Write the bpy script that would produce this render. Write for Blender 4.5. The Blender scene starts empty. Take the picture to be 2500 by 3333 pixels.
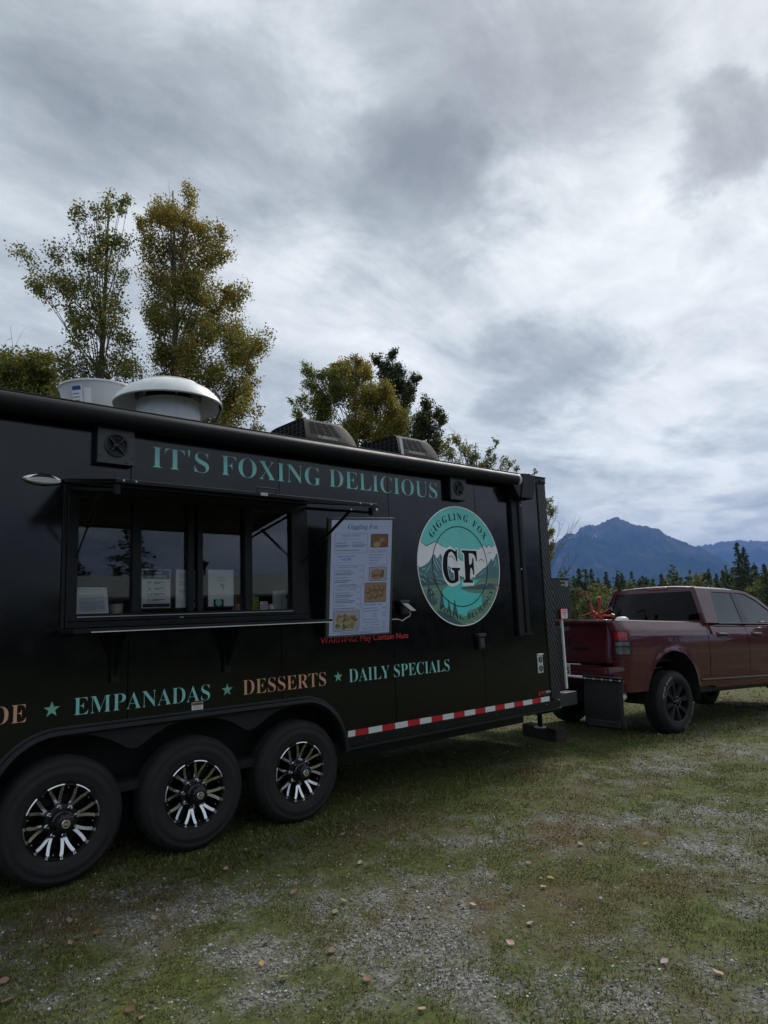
import bpy, bmesh, math, random
import numpy as np
from mathutils import Matrix, Vector
random.seed(7); RNG = np.random.default_rng(11)
SC = bpy.context.scene
COL = SC.collection
PI = math.pi
R = math.radians

# ------------------------------------------------------------------ camera
cam = bpy.data.objects.new('camera', bpy.data.cameras.new('camera'))
COL.objects.link(cam)
SC.camera = cam
CAMP = Vector((0.0, -4.74, 1.565))
yaw, pitch, roll = R(41.046), R(8.488), R(-2.2306)
fwd = Vector((math.sin(yaw)*math.cos(pitch), math.cos(yaw)*math.cos(pitch), math.sin(pitch)))
rgt = Vector((math.cos(yaw), -math.sin(yaw), 0))
upv = rgt.cross(fwd)
r2 = math.cos(roll)*rgt + math.sin(roll)*upv
u2 = -math.sin(roll)*rgt + math.cos(roll)*upv
m = Matrix((r2, u2, -fwd)).transposed().to_4x4()
m.translation = CAMP
cam.matrix_world = m
cam.data.sensor_fit = 'VERTICAL'
cam.data.sensor_height = 36.0
cam.data.lens = 2258.6/3333*36.0
cam.data.clip_start = 0.05
cam.data.clip_end = 60000

# ------------------------------------------------------------------ sky, sun, exposure
SUN_AZ, SUN_EL = R(75), R(45)          # azimuth from +Y towards +X
world = bpy.data.worlds.new('World'); SC.world = world
world.use_nodes = True
nt = world.node_tree; nt.nodes.clear()
def N(t, **kw):
    n = nt.nodes.new(t)
    for k, v in kw.items(): setattr(n, k, v)
    return n
def link(a, b): nt.links.new(a, b)
def mth(op, a, b=None, c=None):
    n = N('ShaderNodeMath', operation=op)
    for i, v in enumerate((a, b, c)):
        if v is None: continue
        if isinstance(v, (int, float)): n.inputs[i].default_value = v
        else: link(v, n.inputs[i])
    return n.outputs[0]
def ramp01(v, a, b, smooth=True):
    n = N('ShaderNodeMapRange', interpolation_type='SMOOTHSTEP' if smooth else 'LINEAR')
    link(v, n.inputs[0]); n.inputs[1].default_value = a; n.inputs[2].default_value = b
    return n.outputs[0]
def dirv(az, el):
    az, el = R(az), R(el)
    return (math.sin(az)*math.cos(el), math.cos(az)*math.cos(el), math.sin(el))
out = N('ShaderNodeOutputWorld'); bg = N('ShaderNodeBackground'); bg.inputs[1].default_value = 0.1
link(bg.outputs[0], out.inputs[0])
sky = N('ShaderNodeTexSky', sky_type='NISHITA'); sky.sun_disc = False
sky.sun_elevation = SUN_EL; sky.sun_rotation = SUN_AZ; sky.altitude = 100
tc = N('ShaderNodeTexCoord')
nrm = N('ShaderNodeVectorMath', operation='NORMALIZE'); link(tc.outputs['Generated'], nrm.inputs[0])
sep = N('ShaderNodeSeparateXYZ'); link(nrm.outputs[0], sep.inputs[0])
zc = mth('ADD', mth('ABSOLUTE', sep.outputs[2]), 0.22)
cmb = N('ShaderNodeCombineXYZ')
link(mth('DIVIDE', sep.outputs[0], zc), cmb.inputs[0]); link(mth('DIVIDE', sep.outputs[1], zc), cmb.inputs[1])
def noise(scale, detail, rough, dist, seed, rot=0.0, sx=1.0):
    mp = N('ShaderNodeMapping'); link(cmb.outputs[0], mp.inputs[0])
    mp.inputs['Rotation'].default_value = (0, 0, rot); mp.inputs['Scale'].default_value = (sx, 1, 1)
    mp.inputs['Location'].default_value = (seed, seed*0.37, 0)
    n = N('ShaderNodeTexNoise'); link(mp.outputs[0], n.inputs['Vector'])
    n.inputs['Scale'].default_value = scale; n.inputs['Detail'].default_value = detail
    n.inputs['Roughness'].default_value = rough; n.inputs['Distortion'].default_value = dist
    return n.outputs[0]
n_big = noise(0.62, 4, 0.5, 0.4, 3.1)
n_mid = noise(1.55, 9, 0.62, 0.7, 7.7, R(-30), 0.6)
n_fine = noise(4.2, 10, 0.66, 0.6, 1.3, R(15), 0.8)
b = mth('ADD', mth('MULTIPLY', n_big, 0.55), mth('ADD', mth('MULTIPLY', n_mid, 0.92), mth('MULTIPLY', n_fine, 0.55)))
b = ramp01(b, 0.66, 1.38, False)
# ragged edges for the cloud banks: the direction is shaken by noise before it is compared
wv = N('ShaderNodeTexNoise'); link(cmb.outputs[0], wv.inputs['Vector']); wv.inputs['Scale'].default_value = 1.9; wv.inputs['Detail'].default_value = 7; wv.inputs['Roughness'].default_value = 0.6
wsub = N('ShaderNodeVectorMath', operation='SUBTRACT'); link(wv.outputs['Color'], wsub.inputs[0]); wsub.inputs[1].default_value = (0.5, 0.5, 0.5)
wmul = N('ShaderNodeVectorMath', operation='MULTIPLY_ADD'); link(wsub.outputs[0], wmul.inputs[0]); wmul.inputs[1].default_value = (0.55, 0.55, 0.40); link(nrm.outputs[0], wmul.inputs[2])
wn = N('ShaderNodeVectorMath', operation='NORMALIZE'); link(wmul.outputs[0], wn.inputs[0])
def lobe(az, el, width, src=wn):
    d = N('ShaderNodeVectorMath', operation='DOT_PRODUCT'); link(src.outputs[0], d.inputs[0]); d.inputs[1].default_value = dirv(az, el)
    return ramp01(d.outputs['Value'], math.cos(R(width)), 1.0)
# thinner, brighter cloud round the hidden sun; heavier banks elsewhere
b = mth('ADD', b, mth('MULTIPLY', lobe(66, 22, 40, nrm), 0.22))
b = mth('ADD', b, mth('MULTIPLY', lobe(62, 30, 12), 0.20))
b = mth('ADD', b, mth('MULTIPLY', lobe(65, 15, 10), 0.22))
for az, el, w, k in [(53, 42, 15, .30), (43, 33, 10, .26), (20, 36, 13, .16), (70, 34, 6, .42), (57, 19, 7, .20), (69, 10, 6, .30), (58, 9, 4, .12)]:
    b = mth('SUBTRACT', b, mth('MULTIPLY', lobe(az, el, w), k))
cr = N('ShaderNodeValToRGB'); link(b, cr.inputs[0])
e = cr.color_ramp; e.interpolation = 'B_SPLINE'
stops = [(0.0, (1.15, 1.28, 1.38)), (0.3, (2.05, 2.24, 2.34)), (0.6, (3.2, 3.5, 3.66)), (1.0, (6.1, 6.2, 6.1))]
e.elements[0].position = 0; e.elements[1].position = 1.0
for p, c in stops[1:-1]: e.elements.new(p)
for el, (p, c) in zip(sorted(e.elements, key=lambda q: q.position), stops):
    el.position = p; el.color = (*[v/10 for v in c], 1)
sc_ = N('ShaderNodeVectorMath', operation='SCALE'); link(cr.outputs[0], sc_.inputs[0]); sc_.inputs['Scale'].default_value = 10.0
mix = N('ShaderNodeMix', data_type='RGBA'); mix.inputs[0].default_value = 0.94
link(sky.outputs[0], mix.inputs[6]); link(sc_.outputs[0], mix.inputs[7])
link(mix.outputs[2], bg.inputs[0])

sun = bpy.data.objects.new('sun', bpy.data.lights.new('sun', 'SUN')); COL.objects.link(sun)
sun.data.energy = 1.5; sun.data.angle = R(18); sun.data.color = (1.0, 0.95, 0.87)
sd = Vector(dirv(75, 45))
sun.rotation_euler = (-sd).to_track_quat('-Z', 'Y').to_euler()
sun.location = (30, 20, 30)
SC.view_settings.view_transform = 'Standard'; SC.view_settings.look = 'None'
SC.view_settings.exposure = 1.0; SC.view_settings.gamma = 1.0
SC.render.engine = 'CYCLES'
SC.cycles.use_denoising = True
SC.cycles.max_bounces = 6; SC.cycles.transparent_max_bounces = 12
SC.cycles.volume_bounces = 0

# ------------------------------------------------------------------ helpers
ORG = {}
def tag(o, label=None, cat=None, group=None, kind=None):
    if label: o['label'] = label
    if cat: o['category'] = cat
    if group: o['group'] = group
    if kind: o['kind'] = kind
    return o
def empty(name, loc=(0, 0, 0), rot=(0, 0, 0), local=False):
    o = bpy.data.objects.new(name, None); COL.objects.link(o)
    o.location = loc; o.rotation_euler = rot; o.empty_display_size = 0.2
    ORG[o] = (0, 0, 0) if local else tuple(loc)
    return o
def link_obj(name, me, parent=None):
    o = bpy.data.objects.new(name, me); COL.objects.link(o)
    if parent is not None:
        o.parent = parent; ORG[o] = ORG[parent]
    else: ORG[o] = (0, 0, 0)
    return o
class MB:
    def __init__(s): s.v = []; s.f = []; s.m = []
    def add(s, vs, fs, mi=0):
        b = len(s.v); s.v += [tuple(p) for p in vs]
        s.f += [tuple(b+i for i in f) for f in fs]; s.m += [mi]*len(fs); return s
    def box(s, x0, x1, y0, y1, z0, z1, mi=0):
        return s.add([(x0,y0,z0),(x1,y0,z0),(x1,y1,z0),(x0,y1,z0),(x0,y0,z1),(x1,y0,z1),(x1,y1,z1),(x0,y1,z1)],
                     [(0,3,2,1),(4,5,6,7),(0,1,5,4),(1,2,6,5),(2,3,7,6),(3,0,4,7)], mi)
    def prism(s, poly, f0, f1, mi=0, cap0=True, cap1=True):
        """poly: 2D outline; f0,f1 map (a,b) to the two end faces"""
        n = len(poly); vs = [f0(*p) for p in poly]+[f1(*p) for p in poly]
        fs = [(i, (i+1) % n, n+(i+1) % n, n+i) for i in range(n)]
        if cap0: fs.append(tuple(range(n))[::-1])
        if cap1: fs.append(tuple(range(n, 2*n)))
        return s.add(vs, fs, mi)
    def plate(s, poly, y0, y1, mi=0):      # outline in x,z; from y0 to y1
        return s.prism(poly, lambda a, b: (a, y0, b), lambda a, b: (a, y1, b), mi)
    def flat(s, poly, y, mi=0):
        return s.add([(a, y, b) for a, b in poly], [tuple(range(len(poly)))], mi)
    def tube(s, pts, r, n=8, mi=0, caps=True):
        pts = [Vector(p) for p in pts]; rs = r if isinstance(r, (list, tuple)) else [r]*len(pts)
        vs = []; prev = None
        for i, p in enumerate(pts):
            d = (pts[min(i+1, len(pts)-1)]-pts[max(i-1, 0)]).normalized()
            a = prev if prev is not None else (Vector((0, 0, 1)) if abs(d.z) < 0.9 else Vector((1, 0, 0)))
            a = (a-d*a.dot(d)).normalized(); prev = a; bb = d.cross(a)
            for k in range(n):
                t = 2*PI*k/n; vs.append(p+(a*math.cos(t)+bb*math.sin(t))*rs[i])
        fs = [(i*n+k, i*n+(k+1) % n, (i+1)*n+(k+1) % n, (i+1)*n+k) for i in range(len(pts)-1) for k in range(n)]
        if caps: fs += [tuple(range(n))[::-1], tuple(range((len(pts)-1)*n, len(pts)*n))]
        return s.add(vs, fs, mi)
    def lathe(s, prof, cen, axis='y', n=48, mi=0, a0=0.0, a1=2*PI, close=False):
        """prof: (radius, offset along axis)"""
        full = abs(a1-a0-2*PI) < 1e-6; m_ = n if full else n+1
        vs = []
        for r, h in prof:
            for k in range(m_):
                t = a0+(a1-a0)*k/n; c, d = r*math.cos(t), r*math.sin(t)
                if axis == 'y': vs.append((cen[0]+c, cen[1]+h, cen[2]+d))
                elif axis == 'z': vs.append((cen[0]+c, cen[1]+d, cen[2]+h))
                else: vs.append((cen[0]+h, cen[1]+c, cen[2]+d))
        fs = []; P_ = len(prof)
        for i in range(P_ if close else P_-1):
            j = (i+1) % P_
            for k in range(n):
                k2 = (k+1) % m_ if full else k+1
                fs.append((i*m_+k, i*m_+k2, j*m_+k2, j*m_+k))
        return s.add(vs, fs, mi)
    def grid(s, rows, mi=0):
        nr, nc = len(rows), len(rows[0])
        return s.add([p for r_ in rows for p in r_], [(i*nc+j, i*nc+j+1, (i+1)*nc+j+1, (i+1)*nc+j) for i in range(nr-1) for j in range(nc-1)], mi)
    def build(s, name, mats, parent=None, smooth=False, bevel=0.0, solid=0.0, auto=None):
        me = bpy.data.meshes.new(name)
        o = ORG[parent] if parent is not None else (0, 0, 0)
        me.from_pydata([(p[0]-o[0], p[1]-o[1], p[2]-o[2]) for p in s.v], [], s.f)
        for mm in (mats if isinstance(mats, (list, tuple)) else [mats]): me.materials.append(mm)
        me.polygons.foreach_set('material_index', s.m)
        bm = bmesh.new(); bm.from_mesh(me)
        if not getattr(s, 'keep', False): bmesh.ops.recalc_face_normals(bm, faces=bm.faces)
        bm.to_mesh(me); bm.free()
        if smooth: me.polygons.foreach_set('use_smooth', [True]*len(me.polygons))
        me.update()
        ob = link_obj(name, me, parent)
        if solid:
            md = ob.modifiers.new('solid', 'SOLIDIFY'); md.thickness = solid; md.offset = -1
        if bevel:
            md = ob.modifiers.new('bevel', 'BEVEL'); md.width = bevel; md.segments = 2; md.limit_method = 'ANGLE'; md.angle_limit = R(40)
        if auto:
            me.set_sharp_from_angle(angle=R(auto))
        return ob
def copy_tree(o, parent=None, delta=None):
    c = o.copy(); COL.objects.link(c); c.parent = parent; ORG[c] = ORG[o]
    if delta is not None: c.location = Vector(o.location)+Vector(delta)
    for ch in list(o.children): copy_tree(ch, c)
    return c
def npmesh(name, V, F, mat, cols=None, parent=None, smooth=False):
    V = np.asarray(V, np.float32); F = np.asarray(F, np.int32)
    if parent is not None: V = V-np.array(ORG[parent], np.float32)
    me = bpy.data.meshes.new(name); k = F.shape[1]
    me.vertices.add(len(V)); me.vertices.foreach_set('co', V.ravel())
    me.loops.add(F.size); me.loops.foreach_set('vertex_index', F.ravel())
    me.polygons.add(len(F)); me.polygons.foreach_set('loop_start', np.arange(0, F.size, k, dtype=np.int32))
    if smooth: me.polygons.foreach_set('use_smooth', np.ones(len(F), bool))
    if cols is not None:
        a = me.color_attributes.new('Col', 'FLOAT_COLOR', 'POINT')
        a.data.foreach_set('color', np.concatenate([np.asarray(cols, np.float32), np.ones((len(V), 1), np.float32)], 1).ravel())
    me.materials.append(mat); me.update(calc_edges=True)
    return link_obj(name, me, parent)

# value noise in numpy, shared by the ground sheet and what grows on it
_T = np.random.default_rng(5).random((256, 256))
def vnoise(x, y):
    xi = np.floor(x).astype(int); yi = np.floor(y).astype(int); fx = x-xi; fy = y-yi
    fx = fx*fx*(3-2*fx); fy = fy*fy*(3-2*fy)
    g = lambda a, b: _T[a & 255, b & 255]
    return (g(xi, yi)*(1-fx)+g(xi+1, yi)*fx)*(1-fy)+(g(xi, yi+1)*(1-fx)+g(xi+1, yi+1)*fx)*fy
def fbm(x, y, o=4):
    s = 0; a = 0.5; t = 0
    for i in range(o):
        s = s+a*vnoise(x*2**i+17.3*i, y*2**i+5.1*i); t += a; a *= 0.55
    return s/t

# ------------------------------------------------------------------ materials
def newmat(name):
    mt = bpy.data.materials.new(name); mt.use_nodes = True
    t = mt.node_tree; p = t.nodes['Principled BSDF']; return mt, t, p
def mat(name, col, rough=0.5, metal=0.0, var=0.12, scale=6.0, bump=0.0, bscale=40.0, coat=0.0, spec=0.5, emit=None, estr=0.0, rvar=0.0):
    mt, t, p = newmat(name)
    p.inputs['Roughness'].default_value = rough; p.inputs['Metallic'].default_value = metal
    p.inputs['Specular IOR Level'].default_value = spec; p.inputs['Coat Weight'].default_value = coat
    p.inputs['Coat Roughness'].default_value = 0.02
    tcn = t.nodes.new('ShaderNodeTexCoord')
    nz = t.nodes.new('ShaderNodeTexNoise'); nz.inputs['Scale'].default_value = scale; nz.inputs['Detail'].default_value = 6
    t.links.new(tcn.outputs['Object'], nz.inputs['Vector'])
    rp = t.nodes.new('ShaderNodeValToRGB')
    rp.color_ramp.elements[0].position = 0.3; rp.color_ramp.elements[1].position = 0.7
    rp.color_ramp.elements[0].color = (*[max(0, c*(1-var)) for c in col], 1); rp.color_ramp.elements[1].color = (*[min(1, c*(1+var)) for c in col], 1)
    t.links.new(nz.outputs[0], rp.inputs[0]); t.links.new(rp.outputs[0], p.inputs['Base Color'])
    if rvar:
        mr = t.nodes.new('ShaderNodeMapRange'); t.links.new(nz.outputs[0], mr.inputs[0])
        mr.inputs[1].default_value = 0.3; mr.inputs[2].default_value = 0.7; mr.inputs[3].default_value = max(0.02, rough-rvar); mr.inputs[4].default_value = min(1, rough+rvar)
        t.links.new(mr.outputs[0], p.inputs['Roughness'])
    if bump:
        bz = t.nodes.new('ShaderNodeTexNoise'); bz.inputs['Scale'].default_value = bscale; bz.inputs['Detail'].default_value = 4
        t.links.new(tcn.outputs['Object'], bz.inputs['Vector'])
        bp = t.nodes.new('ShaderNodeBump'); bp.inputs['Strength'].default_value = bump; bp.inputs['Distance'].default_value = 0.01
        t.links.new(bz.outputs[0], bp.inputs['Height']); t.links.new(bp.outputs[0], p.inputs['Normal'])
    if emit:
        p.inputs['Emission Color'].default_value = (*emit, 1); p.inputs['Emission Strength'].default_value = estr
    return mt
def attr_mat(name, rough=0.7, transl=0.0, bump=0.0, spec=0.3):
    mt, t, p = newmat(name)
    a = t.nodes.new('ShaderNodeAttribute'); a.attribute_name = 'Col'
    t.links.new(a.outputs['Color'], p.inputs['Base Color']); p.inputs['Roughness'].default_value = rough
    p.inputs['Specular IOR Level'].default_value = spec
    if transl:
        tr = t.nodes.new('ShaderNodeBsdfTranslucent'); t.links.new(a.outputs['Color'], tr.inputs[0])
        mx = t.nodes.new('ShaderNodeMixShader'); mx.inputs[0].default_value = transl
        t.links.new(p.outputs[0], mx.inputs[1]); t.links.new(tr.outputs[0], mx.inputs[2])
        t.links.new(mx.outputs[0], t.nodes['Material Output'].inputs[0])
    return mt
def glass_mat(name, tint=(0.5, 0.53, 0.55), refl=1.5, rough=0.0):
    mt, t, p = newmat(name); t.nodes.remove(p)
    tr = t.nodes.new('ShaderNodeBsdfTransparent'); tr.inputs[0].default_value = (*tint, 1)
    gl = t.nodes.new('ShaderNodeBsdfGlossy'); gl.inputs['Roughness'].default_value = rough
    fr = t.nodes.new('ShaderNodeFresnel'); fr.inputs[0].default_value = refl
    mx = t.nodes.new('ShaderNodeMixShader')
    t.links.new(fr.outputs[0], mx.inputs[0]); t.links.new(tr.outputs[0], mx.inputs[1]); t.links.new(gl.outputs[0], mx.inputs[2])
    t.links.new(mx.outputs[0], t.nodes['Material Output'].inputs[0])
    return mt
def diamond_mat(name):
    mt, t, p = newmat(name)
    p.inputs['Base Color'].default_value = (0.008, 0.009, 0.010, 1); p.inputs['Roughness'].default_value = 0.38
    tcn = t.nodes.new('ShaderNodeTexCoord'); h = None
    for ang in (R(42), R(-48)):
        sx = t.nodes.new('ShaderNodeSeparateXYZ'); t.links.new(tcn.outputs['Object'], sx.inputs[0])
        cx = t.nodes.new('ShaderNodeCombineXYZ'); t.links.new(sx.outputs[0], cx.inputs[0]); t.links.new(sx.outputs[2], cx.inputs[1])
        mp = t.nodes.new('ShaderNodeMapping'); mp.inputs['Rotation'].default_value = (0, 0, ang); t.links.new(cx.outputs[0], mp.inputs[0])
        br = t.nodes.new('ShaderNodeTexVoronoi'); br.voronoi_dimensions = '2D'; br.inputs['Scale'].default_value = 30; br.inputs['Randomness'].default_value = 0.0
        mp.inputs['Scale'].default_value = (1.0, 0.5, 1.0); mp.inputs['Location'].default_value = (0.0, 0.25 if ang < 0 else 0.0, 0)
        t.links.new(mp.outputs[0], br.inputs['Vector'])
        r_ = t.nodes.new('ShaderNodeMapRange'); r_.inputs[1].default_value = 0.36; r_.inputs[2].default_value = 0.18; t.links.new(br.outputs['Distance'], r_.inputs[0])
        if h is None: h = r_.outputs[0]
        else:
            a = t.nodes.new('ShaderNodeMath'); a.operation = 'MAXIMUM'; t.links.new(h, a.inputs[0]); t.links.new(r_.outputs[0], a.inputs[1]); h = a.outputs[0]
    bp = t.nodes.new('ShaderNodeBump'); bp.inputs['Strength'].default_value = 1.0; bp.inputs['Distance'].default_value = 0.006
    t.links.new(h, bp.inputs['Height']); t.links.new(bp.outputs[0], p.inputs['Normal'])
    mc = t.nodes.new('ShaderNodeMix'); mc.data_type = 'RGBA'; t.links.new(h, mc.inputs[0]); mc.inputs[6].default_value = (.005, .0056, .0065, 1); mc.inputs[7].default_value = (.020, .021, .022, 1)
    t.links.new(mc.outputs[2], p.inputs['Base Color'])
    return mt

def panel_mat(name):
    mt, t, p = newmat(name)
    p.inputs['Base Color'].default_value = (0.0022, 0.0030, 0.0046, 1); p.inputs['Specular IOR Level'].default_value = 0.5; p.inputs['Roughness'].default_value = 0.15
    tcn = t.nodes.new('ShaderNodeTexCoord')
    nz = t.nodes.new('ShaderNodeTexNoise'); nz.inputs['Scale'].default_value = 1.3; nz.inputs['Detail'].default_value = 2
    t.links.new(tcn.outputs['Object'], nz.inputs['Vector'])
    n2 = t.nodes.new('ShaderNodeTexNoise'); n2.inputs['Scale'].default_value = 7; n2.inputs['Detail'].default_value = 8
    t.links.new(tcn.outputs['Object'], n2.inputs['Vector'])
    mr = t.nodes.new('ShaderNodeMapRange'); mr.inputs[1].default_value = .3; mr.inputs[2].default_value = .7; mr.inputs[3].default_value = .11; mr.inputs[4].default_value = .19
    t.links.new(n2.outputs[0], mr.inputs[0]); t.links.new(mr.outputs[0], p.inputs['Roughness'])
    bp = t.nodes.new('ShaderNodeBump'); bp.inputs['Strength'].default_value = 0.2; bp.inputs['Distance'].default_value = 0.05
    t.links.new(nz.outputs[0], bp.inputs['Height']); t.links.new(bp.outputs[0], p.inputs['Normal'])
    return mt
M = {}
M['panel'] = panel_mat('gloss_black_panel')
M['black'] = mat('black_trim', (0.006, 0.0068, 0.008), 0.4, bump=0.05, spec=0.3)
M['satin'] = mat('satin_black', (0.011, 0.012, 0.0135), 0.5, bump=0.1, bscale=120, spec=0.3)
M['matte'] = mat('matte_black', (0.006, 0.006, 0.007), 0.8)
M['vinylblk'] = mat('awning_vinyl', (0.008, 0.009, 0.011), 0.5, bump=0.12, bscale=9, rvar=0.06, spec=0.22)
M['diamond'] = diamond_mat('black_diamond_plate')
M['teal'] = mat('teal_vinyl', (0.27, 0.66, 0.60), 0.45, var=0.05)
M['copper'] = mat('copper_vinyl', (0.70, 0.36, 0.22), 0.45, var=0.05)
M['starg'] = mat('green_vinyl', (0.19, 0.45, 0.36), 0.45, var=0.05)
M['redv'] = mat('red_vinyl', (0.78, 0.04, 0.05), 0.45, var=0.06)
M['tapew'] = mat('white_reflective_tape', (0.66, 0.70, 0.69), 0.4, var=0.08, scale=60)
M['taper'] = mat('red_reflective_tape', (0.52, 0.016, 0.03), 0.35, var=0.1, scale=60)
M['white'] = mat('white_paint', (0.66, 0.68, 0.68), 0.45, var=0.05)
M['fanwhite'] = mat('white_fan_housing', (0.62, 0.64, 0.64), 0.45, var=0.06, bump=0.05)
M['galv'] = mat('galvanised_steel', (0.58, 0.60, 0.60), 0.45, 0.2, var=0.12, scale=14, rvar=0.1)
M['alu'] = mat('spun_aluminium', (0.74, 0.76, 0.75), 0.45, 0.0, var=0.10, scale=10, rvar=0.1)
M['chrome'] = mat('chrome', (0.55, 0.57, 0.58), 0.14, 1.0, var=0.04)
M['machined'] = mat('machined_alloy', (0.82, 0.82, 0.81), 0.27, 1.0, var=0.06, scale=30)
M['rubber'] = mat('tyre_rubber', (0.0125, 0.0128, 0.013), 0.75, var=0.25, scale=9, bump=0.15, bscale=70)
M['rim'] = mat('gloss_black_rim', (0.008, 0.008, 0.009), 0.28)
M['frame'] = mat('steel_frame', (0.008, 0.008, 0.009), 0.6)
M['greysteel'] = mat('grey_steel', (0.045, 0.048, 0.05), 0.45, bump=0.1)
M['glass'] = glass_mat('window_glass', (0.94, 0.95, 0.95), 1.55)
M['tglass'] = glass_mat('tinted_truck_glass', (0.16, 0.17, 0.17), 2.1)
M['clear'] = glass_mat('clear_lens', (0.75, 0.78, 0.78), 1.5, 0.05)
M['paper'] = mat('paper', (0.80, 0.82, 0.86), 0.75, var=0.04)
M['ink'] = mat('print_ink', (0.018, 0.02, 0.025), 0.6)
M['inkgrey'] = mat('grey_ink', (0.13, 0.14, 0.16), 0.6)
M['blue'] = mat('blue_ink', (0.02, 0.07, 0.30), 0.6)
M['lightgrey'] = mat('light_grey_plastic', (0.46, 0.48, 0.47), 0.5, var=0.05)
M['lamplens'] = mat('frosted_lens', (0.55, 0.57, 0.58), 0.3, bump=0.4, bscale=150)
M['maroon'] = mat('maroon_paint', (0.066, 0.0028, 0.0098), 0.45, 0.0, var=0.05, coat=1.0, spec=0.25)
M['maroon'].node_tree.nodes['Principled BSDF'].inputs['Coat IOR'].default_value = 1.5
M['maroonp'] = mat('maroon_plastic', (0.06, 0.009, 0.013), 0.4, coat=0.4)
M['redlens'] = mat('red_lens', (0.33, 0.006, 0.012), 0.14, coat=0.6, var=0.15, scale=25)
M['whitelens'] = mat('reverse_lens', (0.11, 0.115, 0.11), 0.15, coat=0.6, var=0.35, scale=18)
M['wood'] = mat('weathered_timber', (0.040, 0.031, 0.023), 0.85, var=0.4, scale=5, bump=0.6, bscale=25)
M['redpaint'] = mat('red_implement_paint', (0.42, 0.045, 0.025), 0.5, var=0.2)
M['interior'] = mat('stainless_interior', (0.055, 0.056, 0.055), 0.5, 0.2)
M['cream'] = mat('cream_plastic', (0.50, 0.46, 0.34), 0.55)
M['lime'] = mat('lime_card', (0.30, 0.42, 0.03), 0.6)
M['card'] = mat('brown_cardboard', (0.20, 0.13, 0.08), 0.8)
M['bark'] = mat('birch_bark', (0.115, 0.10, 0.088), 0.9, var=0.5, scale=9, bump=0.5)
M['sprucebark'] = mat('spruce_bark', (0.055, 0.042, 0.032), 0.9, var=0.4)
M['leaf'] = attr_mat('leaf', 0.5, 0.45)
M['needle'] = attr_mat('needle', 0.8, 0.08)
M['grassm'] = attr_mat('grass_blade', 0.75, 0.2, spec=0.2)
M['stone'] = attr_mat('gravel_stone', 0.85)
M['dryleaf'] = attr_mat('dry_leaf', 0.7, 0.15)

# ------------------------------------------------------------------ lettering
_DG = None
def _serif(s, it=False):
    bu, bl = (0x1D434, 0x1D44E) if it else (0x1D400, 0x1D41A); o = ''
    for ch in s:
        if 'A' <= ch <= 'Z': o += chr(bu+ord(ch)-65)
        elif 'a' <= ch <= 'z': o += '\u210e' if (it and ch == 'h') else chr(bl+ord(ch)-97)
        elif '0' <= ch <= '9' and not it: o += chr(0x1D7CE+ord(ch)-48)
        else: o += ch
    return o
_TC = {}
def glyphs(s, style='sans', off=0.0):
    """flat outline mesh of a line of text: vertices (x, y), faces; baseline y = 0, size 1"""
    k = (s, style, off)
    if k in _TC: return _TC[k]
    cu = bpy.data.curves.new('text', 'FONT')
    cu.body = _serif(s) if style == 'serif' else _serif(s, True) if style == 'italic' else s
    cu.size = 1.0; cu.offset = off; cu.resolution_u = 3; cu.dimensions = '2D'; cu.fill_mode = 'BOTH'
    ob = bpy.data.objects.new('text', cu); COL.objects.link(ob)
    dg = bpy.context.evaluated_depsgraph_get()
    me = bpy.data.meshes.new_from_object(ob.evaluated_get(dg))
    vs = [(v.co.x, v.co.y) for v in me.vertices]; fs = [tuple(p.vertices) for p in me.polygons]
    bpy.data.objects.remove(ob); bpy.data.curves.remove(cu); bpy.data.meshes.remove(me)
    _TC[k] = (vs, fs); return vs, fs
def fit_text(mb, s, x0, x1, base, cap, place, mi=0, style='sans', off=0.0, shear=0.0):
    """text stretched to run from x0 to x1 with capital height cap; place maps (a, b) to 3D"""
    vs, fs = glyphs(s, style, off)
    if not vs: return
    H, _ = glyphs('H', style, off); ch = max(v[1] for v in H) or 0.7
    a0 = min(v[0] for v in vs); a1 = max(v[0] for v in vs); kx = (x1-x0)/(a1-a0); ky = cap/ch
    mb.add([place(x0+(v[0]-a0)*kx+shear*v[1]*ky, base+v[1]*ky) for v in vs], fs, mi)
def center_text(mb, s, cx, base, cap, place, mi=0, style='sans', off=0.0, kx=1.0, align=0.5):
    vs, fs = glyphs(s, style, off)
    if not vs: return
    H, _ = glyphs('H', style, off); ch = max(v[1] for v in H) or 0.7; ky = cap/ch
    w = (max(v[0] for v in vs)-min(v[0] for v in vs))*ky*kx; x0 = cx-w*align
    fit_text(mb, s, x0, x0+w, base, cap, place, mi, style, off)
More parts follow.
